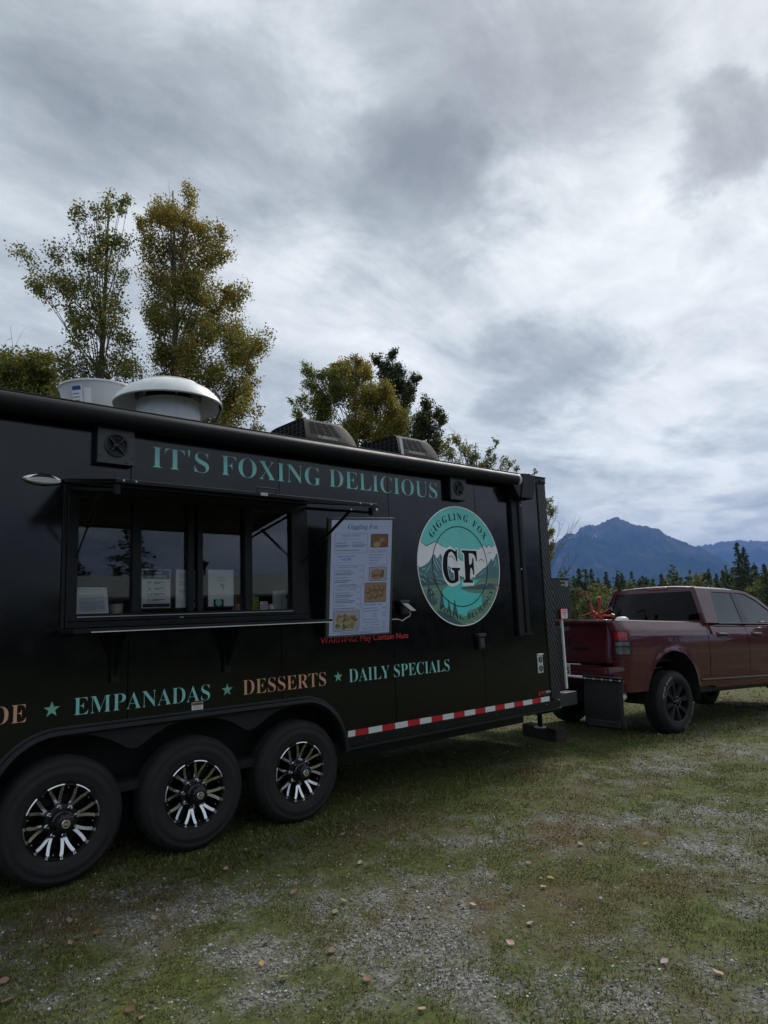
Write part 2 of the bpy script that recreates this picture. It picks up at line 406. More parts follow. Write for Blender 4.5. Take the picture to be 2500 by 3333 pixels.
# ------------------------------------------------------------------ ground
GRAVEL = [(4.49,-1.2,0.3,-0.34,-0.18,-0.14),(3.59,-1.09,0.16,-0.18,-0.13,-0.13),(6.4,-1.23,0.21,-0.25,-0.32,-0.17),(6.0,-2.03,0.17,-0.2,-0.33,-0.14),(4.73,-2.27,0.12,-0.13,-0.17,-0.08),(3.06,-1.71,0.23,-0.24,-0.14,-0.13),(2.48,-1.94,0.16,-0.17,-0.16,-0.17),(2.26,-2.47,0.2,-0.21,-0.15,-0.14),(3.27,-2.72,0.11,-0.12,-0.11,-0.06),(3.15,-3.14,0.17,-0.17,-0.11,-0.05),(3.04,-3.33,0.13,-0.13,-0.13,-0.05),(2.65,-2.99,0.1,-0.1,-0.11,-0.07),(3.9,-3.04,0.12,-0.12,-0.13,-0.05),(5.91,0.02,0.29,-0.36,-0.25,-0.19),(8.2,-1.36,0.17,-0.22,-0.36,-0.14),(1.92,-0.92,0.16,-0.17,-0.11,-0.22),(2.46,-1.02,0.14,-0.15,-0.11,-0.17),(1.56,-1.14,0.05,-0.05,-0.03,-0.07),(1.75,-1.5,0.14,-0.14,-0.06,-0.12),(1.23,-1.25,0.11,-0.12,-0.03,-0.08),(0.95,-1.21,0.13,-0.13,-0.03,-0.12),(1.58,-1.9,0.08,-0.08,-0.06,-0.11),(1.98,-1.74,0.19,-0.2,-0.12,-0.18),(2.53,-1.39,0.11,-0.11,-0.15,-0.19),(0.96,-0.82,0.05,-0.05,-0.02,-0.07),(2.16,-2.04,0.07,-0.08,-0.13,-0.15),(1.28,-1.67,0.07,-0.07,-0.03,-0.07),(2.78,-0.11,0.14,-0.15,-0.11,-0.18)]
BROWN = [(4.58,-1.65,0.22,-0.24,-0.18,-0.12),(4.02,-1.83,0.2,-0.22,-0.21,-0.14),(2.92,-1.84,0.13,-0.14,-0.13,-0.12),(3.86,-2.56,0.13,-0.14,-0.17,-0.09),(2.86,-2.6,0.06,-0.06,-0.07,-0.05),(3.5,-2.49,0.17,-0.17,-0.15,-0.09),(1.9,-0.6,0.2,-0.2,-0.1,-0.15),(1.5,-0.5,0.2,-0.1,-0.1,-0.15)]
GREEN = [(4.53,-0.31,0.38,-0.45,-0.26,-0.25),(5.16,-1.05,0.25,-0.29,-0.23,-0.16),(3.69,-2.37,0.22,-0.23,-0.22,-0.13),(3.23,-2.64,0.12,-0.12,-0.13,-0.08),(3.41,-3.07,0.11,-0.11,-0.11,-0.05),(3.25,-1.48,0.08,-0.08,-0.08,-0.08),(2.64,-2.67,0.14,-0.14,-0.09,-0.07),(3.4,-0.25,0.3,0.0,0.0,-0.22),(5.3,-0.25,0.5,0.0,0.0,-0.3)]
def blobs(x, y, lst, grow=1.35):
    s = np.zeros_like(x)
    for cx, cy, ax, ay, bx, by in lst:
        dx, dy = x-cx, y-cy; det = ax*by-ay*bx
        p = (dx*by-dy*bx)/det/grow; q = (-dx*ay+dy*ax)/det/grow
        s = np.maximum(s, np.exp(-(p*p+q*q)*0.9))
    return s
def gravel_mask(x, y):
    n = fbm(x*1.15+3, y*1.15+8, 5); n2 = fbm(x*5.2+30, y*5.2, 3); n3 = fbm(x*17+3, y*17+60, 2)
    g = 0.55*blobs(x, y, GRAVEL)+0.7*(n-0.47)*2+1.15*(n2-0.5)+1.2*(n3-.5)-0.30*blobs(x, y, GREEN)-0.35*np.exp(-((y+0.05)/0.42)**2)*(x < 8.5)-0.5*(y > 0.35)
    return np.clip((g-0.12)/0.9+.08, .03, .84)
def brown_mask(x, y):
    return np.clip(0.8*blobs(x, y, BROWN)+(fbm(x*1.9+50, y*1.9+9, 4)-0.47)*2.6, 0, 1)
def gz(x, y):
    x = np.asarray(x, float); y = np.asarray(y, float)
    far = np.clip((np.hypot(x-3, y+1)-4)/20, 0, 1)
    return -0.0305*np.clip(x-4.5, 0, 14)+(fbm(x*0.9, y*0.9, 3)-0.5)*0.035+(fbm(x*0.12+7, y*0.12, 3)-0.5)*0.5*far
def gz1(x, y): return float(gz(np.array([x]), np.array([y]))[0])
def graded(a, b, step, far):
    core = np.arange(a, b+step/2, step); o = []
    d = step*2; p = b
    while p < far: p += d; d *= 1.35; o.append(p)
    l = []; d = step*2; p = a
    while p > -far: p -= d; d *= 1.35; l.append(p)
    return np.unique(np.clip(np.array(l[::-1]+list(core)+o), -19500, 19500))
gx = graded(-2.5, 14.0, 0.09, 19500); gy = graded(-5.0, 5.0, 0.09, 19500)
GX, GY = np.meshgrid(gx, gy)
V = np.stack([GX.ravel(), GY.ravel(), gz(GX, GY).ravel()], 1)
nx = len(gx); I, J = np.meshgrid(np.arange(nx-1), np.arange(len(gy)-1)); i0 = (J*nx+I).ravel()
F = np.stack([i0, i0+1, i0+nx+1, i0+nx], 1)
gm = gravel_mask(GX, GY).ravel(); bmk = brown_mask(GX, GY).ravel()
mt, t, p = newmat('grass_and_gravel')
at = t.nodes.new('ShaderNodeAttribute'); at.attribute_name = 'Col'
sp = t.nodes.new('ShaderNodeSeparateColor'); t.links.new(at.outputs['Color'], sp.inputs[0])
tcn = t.nodes.new('ShaderNodeTexCoord')
def tn(scale, det=6, ro=0.6):
    n = t.nodes.new('ShaderNodeTexNoise'); n.inputs['Scale'].default_value = scale; n.inputs['Detail'].default_value = det; n.inputs['Roughness'].default_value = ro
    t.links.new(tcn.outputs['Object'], n.inputs['Vector']); return n.outputs[0]
def rampc(fac, stops):
    r_ = t.nodes.new('ShaderNodeValToRGB'); t.links.new(fac, r_.inputs[0]); el = r_.color_ramp.elements
    while len(el) < len(stops): el.new(0.5)
    for e_, (q, c) in zip(el, stops): e_.position = q; e_.color = (*c, 1)
    return r_.outputs[0]
def mixc(f, a, b_):
    n = t.nodes.new('ShaderNodeMix'); n.data_type = 'RGBA'
    if isinstance(f, float): n.inputs[0].default_value = f
    else: t.links.new(f, n.inputs[0])
    t.links.new(a, n.inputs[6]); t.links.new(b_, n.inputs[7]); return n.outputs[2]
grassc = rampc(tn(16), [(0.3, (0.034, 0.046, 0.013)), (0.5, (0.072, 0.088, 0.024)), (0.72, (0.125, 0.135, 0.042))])
brownc = rampc(tn(19), [(0.3, (0.052, 0.040, 0.022)), (0.7, (0.14, 0.105, 0.06))])
vo = t.nodes.new('ShaderNodeTexVoronoi'); vo.inputs['Scale'].default_value = 75; t.links.new(tcn.outputs['Object'], vo.inputs['Vector'])
gravc = rampc(vo.outputs['Color'], [(0.1, (0.062, 0.061, 0.058)), (0.5, (0.155, 0.152, 0.146)), (0.9, (0.33, 0.325, 0.315))])
c1 = mixc(sp.outputs[1], grassc, brownc); c2 = mixc(sp.outputs[0], c1, gravc)
t.links.new(c2, p.inputs['Base Color']); p.inputs['Roughness'].default_value = 0.95; p.inputs['Specular IOR Level'].default_value = 0.15
bp = t.nodes.new('ShaderNodeBump'); bp.inputs['Strength'].default_value = 0.6; bp.inputs['Distance'].default_value = 0.012
t.links.new(tn(90, 5, 0.7), bp.inputs['Height']); t.links.new(bp.outputs[0], p.inputs['Normal'])
ground = npmesh('ground', V, F, mt, np.stack([gm, bmk*(1-gm), gm*0], 1), smooth=True)
tag(ground, kind='structure')

# ------------------------------------------------------------------ mountains
PROF1 = [(48, .05), (51, .065), (53, .08), (54.56, .0878), (55.04, .0904), (55.75, .0948), (56.57, .0991), (56.95, .1069), (57.54, .1114), (57.99, .1118), (58.58, .1162), (59.71, .1188), (60.34, .1117), (61.3, .1063), (62.03, .1022), (62.57, .1021), (63.06, .0947), (63.86, .0857), (64.46, .0809), (65.04, .0742), (65.44, .0737), (66.01, .0661), (66.68, .0595), (67.31, .0491), (68.22, .0386), (69.12, .0282), (70.5, .012), (72, 0.0)]
PROF2 = [(60, .045), (63, .065), (64.94, .0753), (65.6, .0744), (65.87, .0766), (66.37, .0753), (66.89, .0791), (67.47, .0777), (67.97, .0785), (68.64, .076), (69.4, .0745), (71, .072), (74, .078), (78, .06), (82, .03)]
def mountain_mat(name, green, brown, rock):
    mt, t, p = newmat(name)
    g = t.nodes.new('ShaderNodeNewGeometry'); s = t.nodes.new('ShaderNodeSeparateXYZ'); t.links.new(g.outputs['Position'], s.inputs[0])
    def tn(sc, det=8):
        n = t.nodes.new('ShaderNodeTexNoise'); n.inputs['Scale'].default_value = sc; n.inputs['Detail'].default_value = det; n.inputs['Roughness'].default_value = 0.6
        t.links.new(g.outputs['Position'], n.inputs['Vector']); return n.outputs[0]
    def mr(v, a, b):
        n = t.nodes.new('ShaderNodeMapRange'); n.interpolation_type = 'SMOOTHSTEP'; t.links.new(v, n.inputs[0]); n.inputs[1].default_value = a; n.inputs[2].default_value = b; return n.outputs[0]
    def ad(a, b, op='ADD'):
        n = t.nodes.new('ShaderNodeMath'); n.operation = op
        for i, v in enumerate((a, b)):
            if isinstance(v, (int, float)): n.inputs[i].default_value = v
            else: t.links.new(v, n.inputs[i])
        return n.outputs[0]
    def mx(f, a, b):
        n = t.nodes.new('ShaderNodeMix'); n.data_type = 'RGBA'; t.links.new(f, n.inputs[0])
        for i, v in ((6, a), (7, b)):
            if isinstance(v, tuple): n.inputs[i].default_value = (*v, 1)
            else: t.links.new(v, n.inputs[i])
        return n.outputs[2]
    c = mx(mr(tn(.0016), .52, .62), green, brown)
    c = mx(mr(ad(s.outputs[2], ad(tn(.003), 700, 'MULTIPLY')), 1150, 1500), c, rock)
    c = mx(ad(mr(tn(.0042, 3), .66, .70), mr(s.outputs[2], 900, 1000), 'MULTIPLY'), c, (.6, .62, .65))
    t.links.new(c, p.inputs['Base Color']); p.inputs['Roughness'].default_value = 1.0; p.inputs['Specular IOR Level'].default_value = 0.0
    return mt
def mountain(name, prof, r0, rp, r1, na, nr, mtl, seed):
    az = np.linspace(prof[0][0], prof[-1][0], na); rr = np.concatenate([np.linspace(r0, rp, nr), np.linspace(rp, r1, nr//2)[1:]])
    A, Q = np.meshgrid(np.radians(az), rr)
    h = np.interp(np.degrees(A), [q[0] for q in prof], [q[1] for q in prof])*rp
    t_ = np.where(Q < rp, (Q-r0)/(rp-r0), 1-(Q-rp)/(r1-rp)); t_ = np.clip(t_, 0, 1)
    x = Q*np.sin(A); y = Q*np.cos(A)-4.74
    rid = 1-np.abs(2*fbm(x/1500+seed+.35*fbm(y/900, x/900, 3)*3, y/1500+seed, 5)-1)
    rid2 = fbm(x/500+seed, y/500, 5)
    shape = t_**1.25
    z = h*shape+h*(rid-0.84)*3.0*t_*(1-t_)**.8+h*(rid2-0.5)*1.3*t_*(1-t_)**.6
    z += h*0.028*(fbm(np.degrees(A)*7+seed, Q/700, 4)-0.5)*2*t_**2
    z = np.maximum(z, -3.0)
    V = np.stack([x.ravel(), y.ravel(), z.ravel()], 1); n_ = na
    I, J = np.meshgrid(np.arange(n_-1), np.arange(len(rr)-1)); i0 = (J*n_+I).ravel()
    o = npmesh(name, V, np.stack([i0, i0+1, i0+n_+1, i0+n_], 1), mtl, smooth=True)
    return tag(o, kind='structure')
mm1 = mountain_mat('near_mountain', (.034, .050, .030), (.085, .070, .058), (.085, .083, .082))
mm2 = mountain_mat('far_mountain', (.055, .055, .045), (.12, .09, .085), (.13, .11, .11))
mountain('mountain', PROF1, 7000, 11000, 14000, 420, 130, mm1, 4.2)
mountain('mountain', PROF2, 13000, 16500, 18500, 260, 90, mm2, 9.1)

# ------------------------------------------------------------------ air
hz = MB().box(-19900, 19900, -19900, 19900, -4.5, 1450).build('haze', bpy.data.materials.new('haze_air'))
hm = hz.data.materials[0]; hm.use_nodes = True; t = hm.node_tree; t.nodes.clear()
o_ = t.nodes.new('ShaderNodeOutputMaterial'); pv = t.nodes.new('ShaderNodeVolumePrincipled')
pv.inputs['Color'].default_value = (0.21, 0.43, 1.0, 1); pv.inputs['Density'].default_value = 5.6e-5; pv.inputs['Anisotropy'].default_value = 0.0
t.links.new(pv.outputs[0], o_.inputs['Volume'])
tag(hz, kind='stuff')
# ------------------------------------------------------------------ food trailer
TR = empty('food_trailer', (2.28, 1.27, 0))
tag(TR, 'long black enclosed food trailer with teal lettering and round mountain emblem', 'food trailer')
XF, XB, YW = 6.606, -2.3, 2.55          # front, back, far wall
ZB, ZT = 0.474, 3.062
WX0, WX1, WZ0, WZ1 = 1.385, 3.235, 1.60, 2.50    # serving window opening
AX0, AX1, AZ = 0.933, 3.627, 0.943               # wheel cut-out
def flare_path(d=0.0, n=14):
    a, bh = 0.427, AZ-ZB; L_ = []
    for k in range(n+1):
        t = PI-PI/2*k/n; L_.append((AX0+a+(a-d)*math.cos(t), ZB+(bh-d)*math.sin(t)))
    for k in range(n+1):
        t = PI/2-PI/2*k/n; L_.append((AX1-a+(a-d)*math.cos(t), ZB+(bh-d)*math.sin(t)))
    return L_
FP = flare_path()
def clipx(path, x0, x1):
    o = []
    for (a, z0), (b_, z1) in zip(path[:-1], path[1:]):
        for x, z in ((a, z0), (b_, z1)):
            if x0 <= x <= x1 and (x, z) not in o: o.append((x, z))
        for xc in (x0, x1):
            if a < xc < b_: o.append((xc, z0+(z1-z0)*(xc-a)/(b_-a)))
    return sorted(set(o))
seams = [XB, -1.82, -0.62, 0.585, 1.795, 3.005, 4.182, 5.378, 6.446]
PZ0, PZ1 = 0.575, 2.992
for s0, s1 in zip(seams[:-1], seams[1:]):
    g = 0.0034; x0, x1 = s0+g, s1-g; mb = MB()
    if x1 < AX0 or x0 > AX1: low = [(x0, PZ0), (x1, PZ0)]
    else:
        low = []
        if x0 < AX0: low += [(x0, PZ0)]
        low += [q for q in clipx(FP, x0, x1) if q[1] >= PZ0]
        if x1 > AX1: low += [(x1, PZ0)]
        fix = []
        for q in low:
            if fix and abs(fix[-1][0]-q[0]) < 1e-6: continue
            fix.append(q)
        low = fix
    y0, y1 = 0.0, 0.018
    if x1 < WX0 or x0 > WX1: mb.plate(low+[(x1, PZ1), (x0, PZ1)], y0, y1)
    else:
        MB().plate([(x0, WZ1), (x1, WZ1), (x1, PZ1), (x0, PZ1)], y0, y1).build('wall_panel', M['panel'], TR)
        mb.plate(low+[(x1, WZ0), (x0, WZ0)], y0, y1)
        if x0 < WX0: mb.plate([(x0, WZ0), (WX0, WZ0), (WX0, WZ1), (x0, WZ1)], y0, y1)
        if x1 > WX1: mb.plate([(WX1, WZ0), (x1, WZ0), (x1, WZ1), (WX1, WZ1)], y0, y1)
    mb.build('wall_panel', M['panel'], TR)
    # backing strip behind the seam, so that the joint reads dark
    MB().box(s1-0.02, s1+0.02, 0.019, 0.03, WZ1 if WX0 < s1 < WX1 else PZ0+0.4, PZ1).build('seam_strip', M['matte'], TR)
# rails, corner, roof, far sides
for a, b_ in ((XB, AX0-0.004), (AX1+0.004, XF-0.002)):
    MB().box(a, b_, -0.004, 0.05, 0.498, PZ0-0.002).build('bottom_rail', M['black'], TR, bevel=0.003)
    MB().box(a, b_, -0.016, 0.05, ZB, 0.496).build('rail_lip', M['satin'], TR, bevel=0.004)
    for k in range(int((b_-a)/0.42)):
        x = a+0.2+k*0.42
        MB().lathe([(0.0, -0.0075), (0.004, -0.007), (0.006, -0.003)], (x, 0, 0.545), 'y', 8).build('rail_screw', M['chrome'], TR)
MB().box(XB, XF+0.004, -0.012, 0.08, 2.995, ZT).build('top_rail', M['satin'], TR, bevel=0.004)
MB().box(XB, XF+0.010, -0.018, 0.08, ZT+0.001, ZT+0.012).build('roof_lip', M['satin'], TR, bevel=0.003)
MB().plate([(6.448, 0.60), (XF, 0.60), (XF, 2.993), (6.448, 2.993)], -0.005, 0.06).build('corner_plate', M['diamond'], TR, bevel=0.003)
MB().box(6.440, 6.452, -0.009, 0.0, 0.60, 2.992).build('corner_moulding', M['matte'], TR)
MB().box(XF-0.05, XF, 0.062, YW-0.06, ZB, ZT-0.005).build('front_wall', M['diamond'], TR)
MB().box(XB, XB+0.05, 0.06, YW-0.06, ZB, ZT-0.005).build('rear_wall', M['panel'], TR)
MB().box(XB, XF, YW-0.05, YW, ZB, ZT).build('far_wall', M['panel'], TR)
rf = MB(); rows = []
for k in range(9):
    y = 0.06+(YW-0.1)*k/8; rows.append([(XB+0.02, y, ZT+0.004+0.035*math.sin(PI*k/8)), (XF-0.005, y, ZT+0.004+0.035*math.sin(PI*k/8))])
rf.grid(rows); rf.build('roof', M['satin'], TR, smooth=True, solid=0.02)
MB().box(6.50, 6.575, -0.026, -0.012, 3.012, 3.040).build('marker_light', M['rim'], TR, bevel=0.006)
MB().box(XB+0.06, XF-0.06, 0.08, YW-0.06, ZB+0.002, ZB+0.06).build('floor', M['matte'], TR)
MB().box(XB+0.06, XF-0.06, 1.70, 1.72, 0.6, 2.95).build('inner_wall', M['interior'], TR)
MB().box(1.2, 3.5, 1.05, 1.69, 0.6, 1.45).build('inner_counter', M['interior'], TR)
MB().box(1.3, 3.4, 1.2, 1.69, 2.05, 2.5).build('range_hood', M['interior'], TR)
MB().box(XB+0.06, XF-0.06, 0.08, 1.69, 2.90, 2.94).build('inner_ceiling', M['lightgrey'], TR)
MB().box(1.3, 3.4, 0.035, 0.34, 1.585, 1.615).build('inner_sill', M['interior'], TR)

# wheel cut-out: flare, skirt, dark well
mb = MB(); fo, fi = flare_path(-0.012), flare_path(0.045)
prof = []
for k, ((ax, az), (bx, bz)) in enumerate(zip(fo, fi)):
    prof.append([(ax, -0.003, az), (ax*0.75+bx*0.25, -0.008, az*0.75+bz*0.25), (ax*0.62+bx*0.38, -0.034, az*0.62+bz*0.38), (ax*0.2+bx*0.8, -0.042, az*0.2+bz*0.8), (bx, -0.030, bz), (bx, 0.02, bz)])
mb.grid(prof); mb.build('fender_flare', M['satin'], TR, smooth=True, auto=35)
hubs = [1.404, 2.284, 3.162]
def skirt_z(x):
    i_ = min(hubs, key=lambda h: abs(h-x)); d = abs(x-i_)/0.44
    return 0.893-0.162*max(0, min(1, (d-0.10)/0.90))**2.1*(1.0) if d < 1.0 else 0.731
def smooth_skirt(x):
    return sum(skirt_z(x+dx)*w for dx, w in ((-0.06, .15), (-0.03, .22), (0, .26), (0.03, .22), (0.06, .15)))
xs = [AX0+0.06+(AX1-AX0-0.12)*k/96 for k in range(97)]
top = [(x, min(z for z in [np.interp(x, [q[0] for q in fi], [q[1] for q in fi])])+0.012) for x in xs]
bot = []
for x, z in top:
    zz = smooth_skirt(x)
    if x < hubs[0] or x > hubs[2]: zz = z-0.02
    bot.append((x, min(zz, z-0.02)))
mb = MB(); mb.grid([[(x, 0.004, z) for x, z in top], [(x, 0.004, z) for x, z in bot], [(x, 0.05, z) for x, z in bot]])
mb.build('fender_skirt', M['satin'], TR)
mb = MB(); mb.grid([[(x, 0.05, z+0.02) for x, z in FP], [(x, 0.36, z+0.02) for x, z in FP]])
mb.flat([(AX0, ZB)]+[(x, z+0.02) for x, z in FP]+[(AX1, ZB)], 0.36); mb.build('wheel_well', M['matte'], TR)
MB().box(XB+0.1, XF-0.1, 0.45, 0.55, 0.30, ZB).box(XB+0.1, XF-0.1, 1.95, 2.05, 0.30, ZB).box(AX0, AX1, 0.365, 0.44, 0.33, ZB).build('chassis_rail', M['frame'], TR)
for k in range(8):
    x = FP[0][0]+0.05+k*0.36
    z = float(np.interp(x, [q[0] for q in fo], [q[1] for q in fo]))-0.004
    MB().lathe([(0.0, -0.014), (0.005, -0.012), (0.007, -0.006)], (x, 0, z), 'y', 8).build('flare_screw', M['rim'], TR)

# wheels
def trailer_wheel(x, phase):
    w = link_obj('wheel', None, TR); w.location = (x-2.28, -1.27, 0.386)
    ORG[w] = (0, 0, 0)
    tp = [(0.212, 0.022), (0.222, 0.008), (0.235, 0.0), (0.262, -0.008), (0.275, -0.009), (0.279, -0.0115), (0.302, -0.012), (0.306, -0.0095), (0.330, -0.004), (0.334, -0.0055), (0.338, -0.002), (0.342, -0.0035), (0.348, 0.001), (0.364, 0.014), (0.378, 0.034), (0.3825, 0.048), (0.3825, 0.066), (0.376, 0.068), (0.376, 0.074), (0.384, 0.076), (0.384, 0.112), (0.377, 0.114), (0.377, 0.121), (0.384, 0.123), (0.382, 0.17), (0.372, 0.2), (0.34, 0.228), (0.22, 0.22)]
    tb = MB().lathe(tp, (0, 0, 0), 'y', 96)
    ty = tb.build('tyre', M['rubber'], w, smooth=True, auto=45)
    lg = MB()
    for k in range(72):      # shoulder lugs
        a = 2*PI*k/72
        f0 = lambda r, d, a=a: (r*math.cos(a+d), 0, r*math.sin(a+d))
        c, s_ = math.cos, math.sin; d = 0.026
        vs = [(0.372*c(a-d), 0.024, 0.372*s_(a-d)), (0.372*c(a+d), 0.024, 0.372*s_(a+d)), (0.3848*c(a+d), 0.044, 0.3848*s_(a+d)), (0.3848*c(a-d), 0.044, 0.3848*s_(a-d)), (0.3848*c(a-d), 0.064, 0.3848*s_(a-d)), (0.3848*c(a+d), 0.064, 0.3848*s_(a+d))]
        lg.add(vs, [(0, 1, 2, 3), (3, 2, 5, 4)])
    lgo = lg.build('tread_lugs', M['rubber'], w); lgo['kind'] = 'stuff'
    MB().lathe([(0.224, 0.012), (0.221, 0.002), (0.214, 0.001), (0.205, 0.010), (0.200, 0.03), (0.193, 0.09), (0.19, 0.16), (0.06, 0.165), (0.0, 0.165)], (0, 0, 0), 'y', 72).build('rim_barrel', M['rim'], w, smooth=True, auto=40)
    MB().lathe([(0.0, 0.018), (0.07, 0.018), (0.098, 0.024), (0.104, 0.05), (0.100, 0.09)], (0, 0, 0), 'y', 48).build('hub_plate', M['rim'], w, smooth=True, auto=50)
    for k in range(8):
        a = phase+2*PI*k/8
        sp = MB(); bk = MB()
        for sgn in (-1, 1):
            L_, R_ = [], []
            for q in range(9):
                tq = q/8; r = 0.092+0.106*tq
                an = a+sgn*(0.075+0.115*tq**1.5); hw = 0.0092+0.001*tq
                y = 0.040-0.034*tq
                c, s_ = math.cos(an), math.sin(an)
                L_.append((r*c-hw*s_*1, y, r*s_+hw*c)); R_.append((r*c+hw*s_, y, r*s_-hw*c))
            sp.grid([L_, R_])
            bk.grid([[(p_[0], p_[1]+0.0015, p_[2]) for p_ in L_], [(p_[0]*0.99, p_[1]+0.05, p_[2]*0.99) for p_ in L_]])
            bk.grid([[(p_[0], p_[1]+0.0015, p_[2]) for p_ in R_], [(p_[0]*0.99, p_[1]+0.05, p_[2]*0.99) for p_ in R_]])
        sp.build('spoke_face', M['machined'], w); bk.build('spoke', M['rim'], w)
        cl = MB(); n_ = 8; y = -0.002
        oa = [(0.2235*math.cos(a+0.235*(2*q/n_-1)), y+0.003, 0.2235*math.sin(a+0.235*(2*q/n_-1))) for q in range(n_+1)]
        ia = [(0.2175*math.cos(a+0.225*(2*q/n_-1)), y, 0.2175*math.sin(a+0.225*(2*q/n_-1))) for q in range(n_+1)]
        cl.grid([oa, ia])
        for sgn in (-1, 1):
            a0_, a1_ = a+sgn*0.225, a+sgn*0.14
            cl.add([(0.2173*math.cos(a0_), y, 0.2173*math.sin(a0_)), (0.2173*math.cos(a1_), y, 0.2173*math.sin(a1_)), (0.199*math.cos(a1_+sgn*0.02), y+0.004, 0.199*math.sin(a1_+sgn*0.02)), (0.199*math.cos(a0_-sgn*0.02), y+0.004, 0.199*math.sin(a0_-sgn*0.02))], [(0, 1, 2, 3)])
            rv = a+sgn*0.182
            MB().lathe([(0.0, -0.0042), (0.0042, -0.0036), (0.0048, -0.001)], (0.2085*math.cos(rv), 0, 0.2085*math.sin(rv)), 'y', 8).build('clip_rivet', M['rim'], w)
        cl.build('rim_clip', M['machined'], w)
        la = a
        MB().lathe([(0.0, -0.016), (0.0065, -0.015), (0.0105, -0.004), (0.0105, 0.016), (0.0145, 0.018), (0.0145, 0.021)], (0.0865*math.cos(la), 0, 0.0865*math.sin(la)), 'y', 6).build('lug_nut', M['chrome'], w)
        ba = a+PI/8
        MB().lathe([(0.0, 0.028), (0.004, 0.029), (0.0055, 0.034)], (0.196*math.cos(ba), 0, 0.196*math.sin(ba)), 'y', 8).build('rim_bolt', M['chrome'], w)
    MB().lathe([(0.0, -0.075), (0.042, -0.075), (0.052, -0.070), (0.0555, -0.058), (0.0565, -0.018), (0.066, -0.010), (0.068, 0.018)], (0, 0, 0), 'y', 40).build('hub_cap', M['rim'], w, smooth=True, auto=40)
    MB().lathe([(0.0, -0.0785), (0.024, -0.0785), (0.0265, -0.0755)], (0, 0, 0), 'y', 28).build('cap_badge', M['machined'], w)
    bd = MB()
    for sgn in (0, PI):
        bd.grid([[(r*math.cos(q), -0.0795, r*math.sin(q)) for q in np.linspace(0.5+sgn, 2.6+sgn, 9)] for r in (0.010, 0.0155)])
    bd.build('badge_mark', M['ink'], w)
    return w
wh = [trailer_wheel(hubs[0], 0.19)]
for x, ph in ((hubs[1], 0.42), (hubs[2], 0.53)):
    c = copy_tree(wh[0], TR); c.location = (x-2.28, -1.27, 0.386); c.rotation_euler = (0, -ph, 0)
    wh.append(c)
for x in hubs:      # wheels of the far side
    f = MB().lathe([(0.2, 0.0), (0.3, 0.0), (0.38, 0.04), (0.38, 0.2), (0.3, 0.235), (0.0, 0.23)], (x, 2.30, 0.386), 'y', 40).build('far_tyre', M['rubber'], TR, smooth=True)
    MB().tube([(x, 0.2, 0.386), (x, 2.4, 0.386)], 0.045, 8).build('axle', M['frame'], TR)

# lettering on the side
def onwall(y): return lambda a, b_: (a, y, b_)
def lettering(words, mtl, style='serif', off=-0.013, name='lettering', y=-0.0022, up=0.0):
    for s, x0, x1, base, cap in words:
        mb = MB(); fit_text(mb, s, x0, x1, base, cap, onwall(y), 0, style, off); mb.build(name, mtl, TR)
lettering([("IT'S", 1.94, 2.387, 2.677, .152), ("FOXING", 2.487, 3.423, 2.679, .152), ("DELICIOUS", 3.511, 4.828, 2.683, .152)], M['teal'])
lettering([("EMPANADAS", 1.452, 2.392, 1.014, .107), ("DAILY SPECIALS", 3.662, 4.877, 1.020, .108)], M['teal'])
lettering([("DE", 0.985, 1.178, 1.009, .107), ("DESSERTS", 2.659, 3.424, 1.018, .107)], M['copper'])
lettering([("WARNING: May Contain Nuts", 3.380, 4.360, 1.356, .050)], M['redv'], 'sans', 0.004)
for x, z, r in ((1.322, 1.067, .050), (2.530, 1.070, .046), (3.550, 1.077, .046)):
    pts = [(x+(r if k % 2 == 0 else r*0.40)*math.sin(k*PI/5), z+(r if k % 2 == 0 else r*0.40)*math.cos(k*PI/5)) for k in range(10)]
    mb = MB(); mb.add([(x, -0.0022, z)]+[(a, -0.0022, b_) for a, b_ in pts], [(0, k+1, (k+1) % 10+1) for k in range(10)]); mb.build('star', M['starg'], TR)
# reflective tape
edges = [3.635, 3.711, 3.857, 4.009, 4.158, 4.309, 4.457, 4.606, 4.754, 4.903, 5.053, 5.205, 5.354, 5.504, 5.652, 5.802, 5.951, 6.105, 6.255, 6.408]
for k, (a, b_) in enumerate(zip(edges[:-1], edges[1:])):
    MB().plate([(a, 0.5795), (b_-0.0008, 0.5795), (b_-0.0008, 0.629), (a, 0.629)], -0.0028, -0.0005).build('reflector_tape', M['tapew'] if k % 2 == 0 else M['taper'], TR)

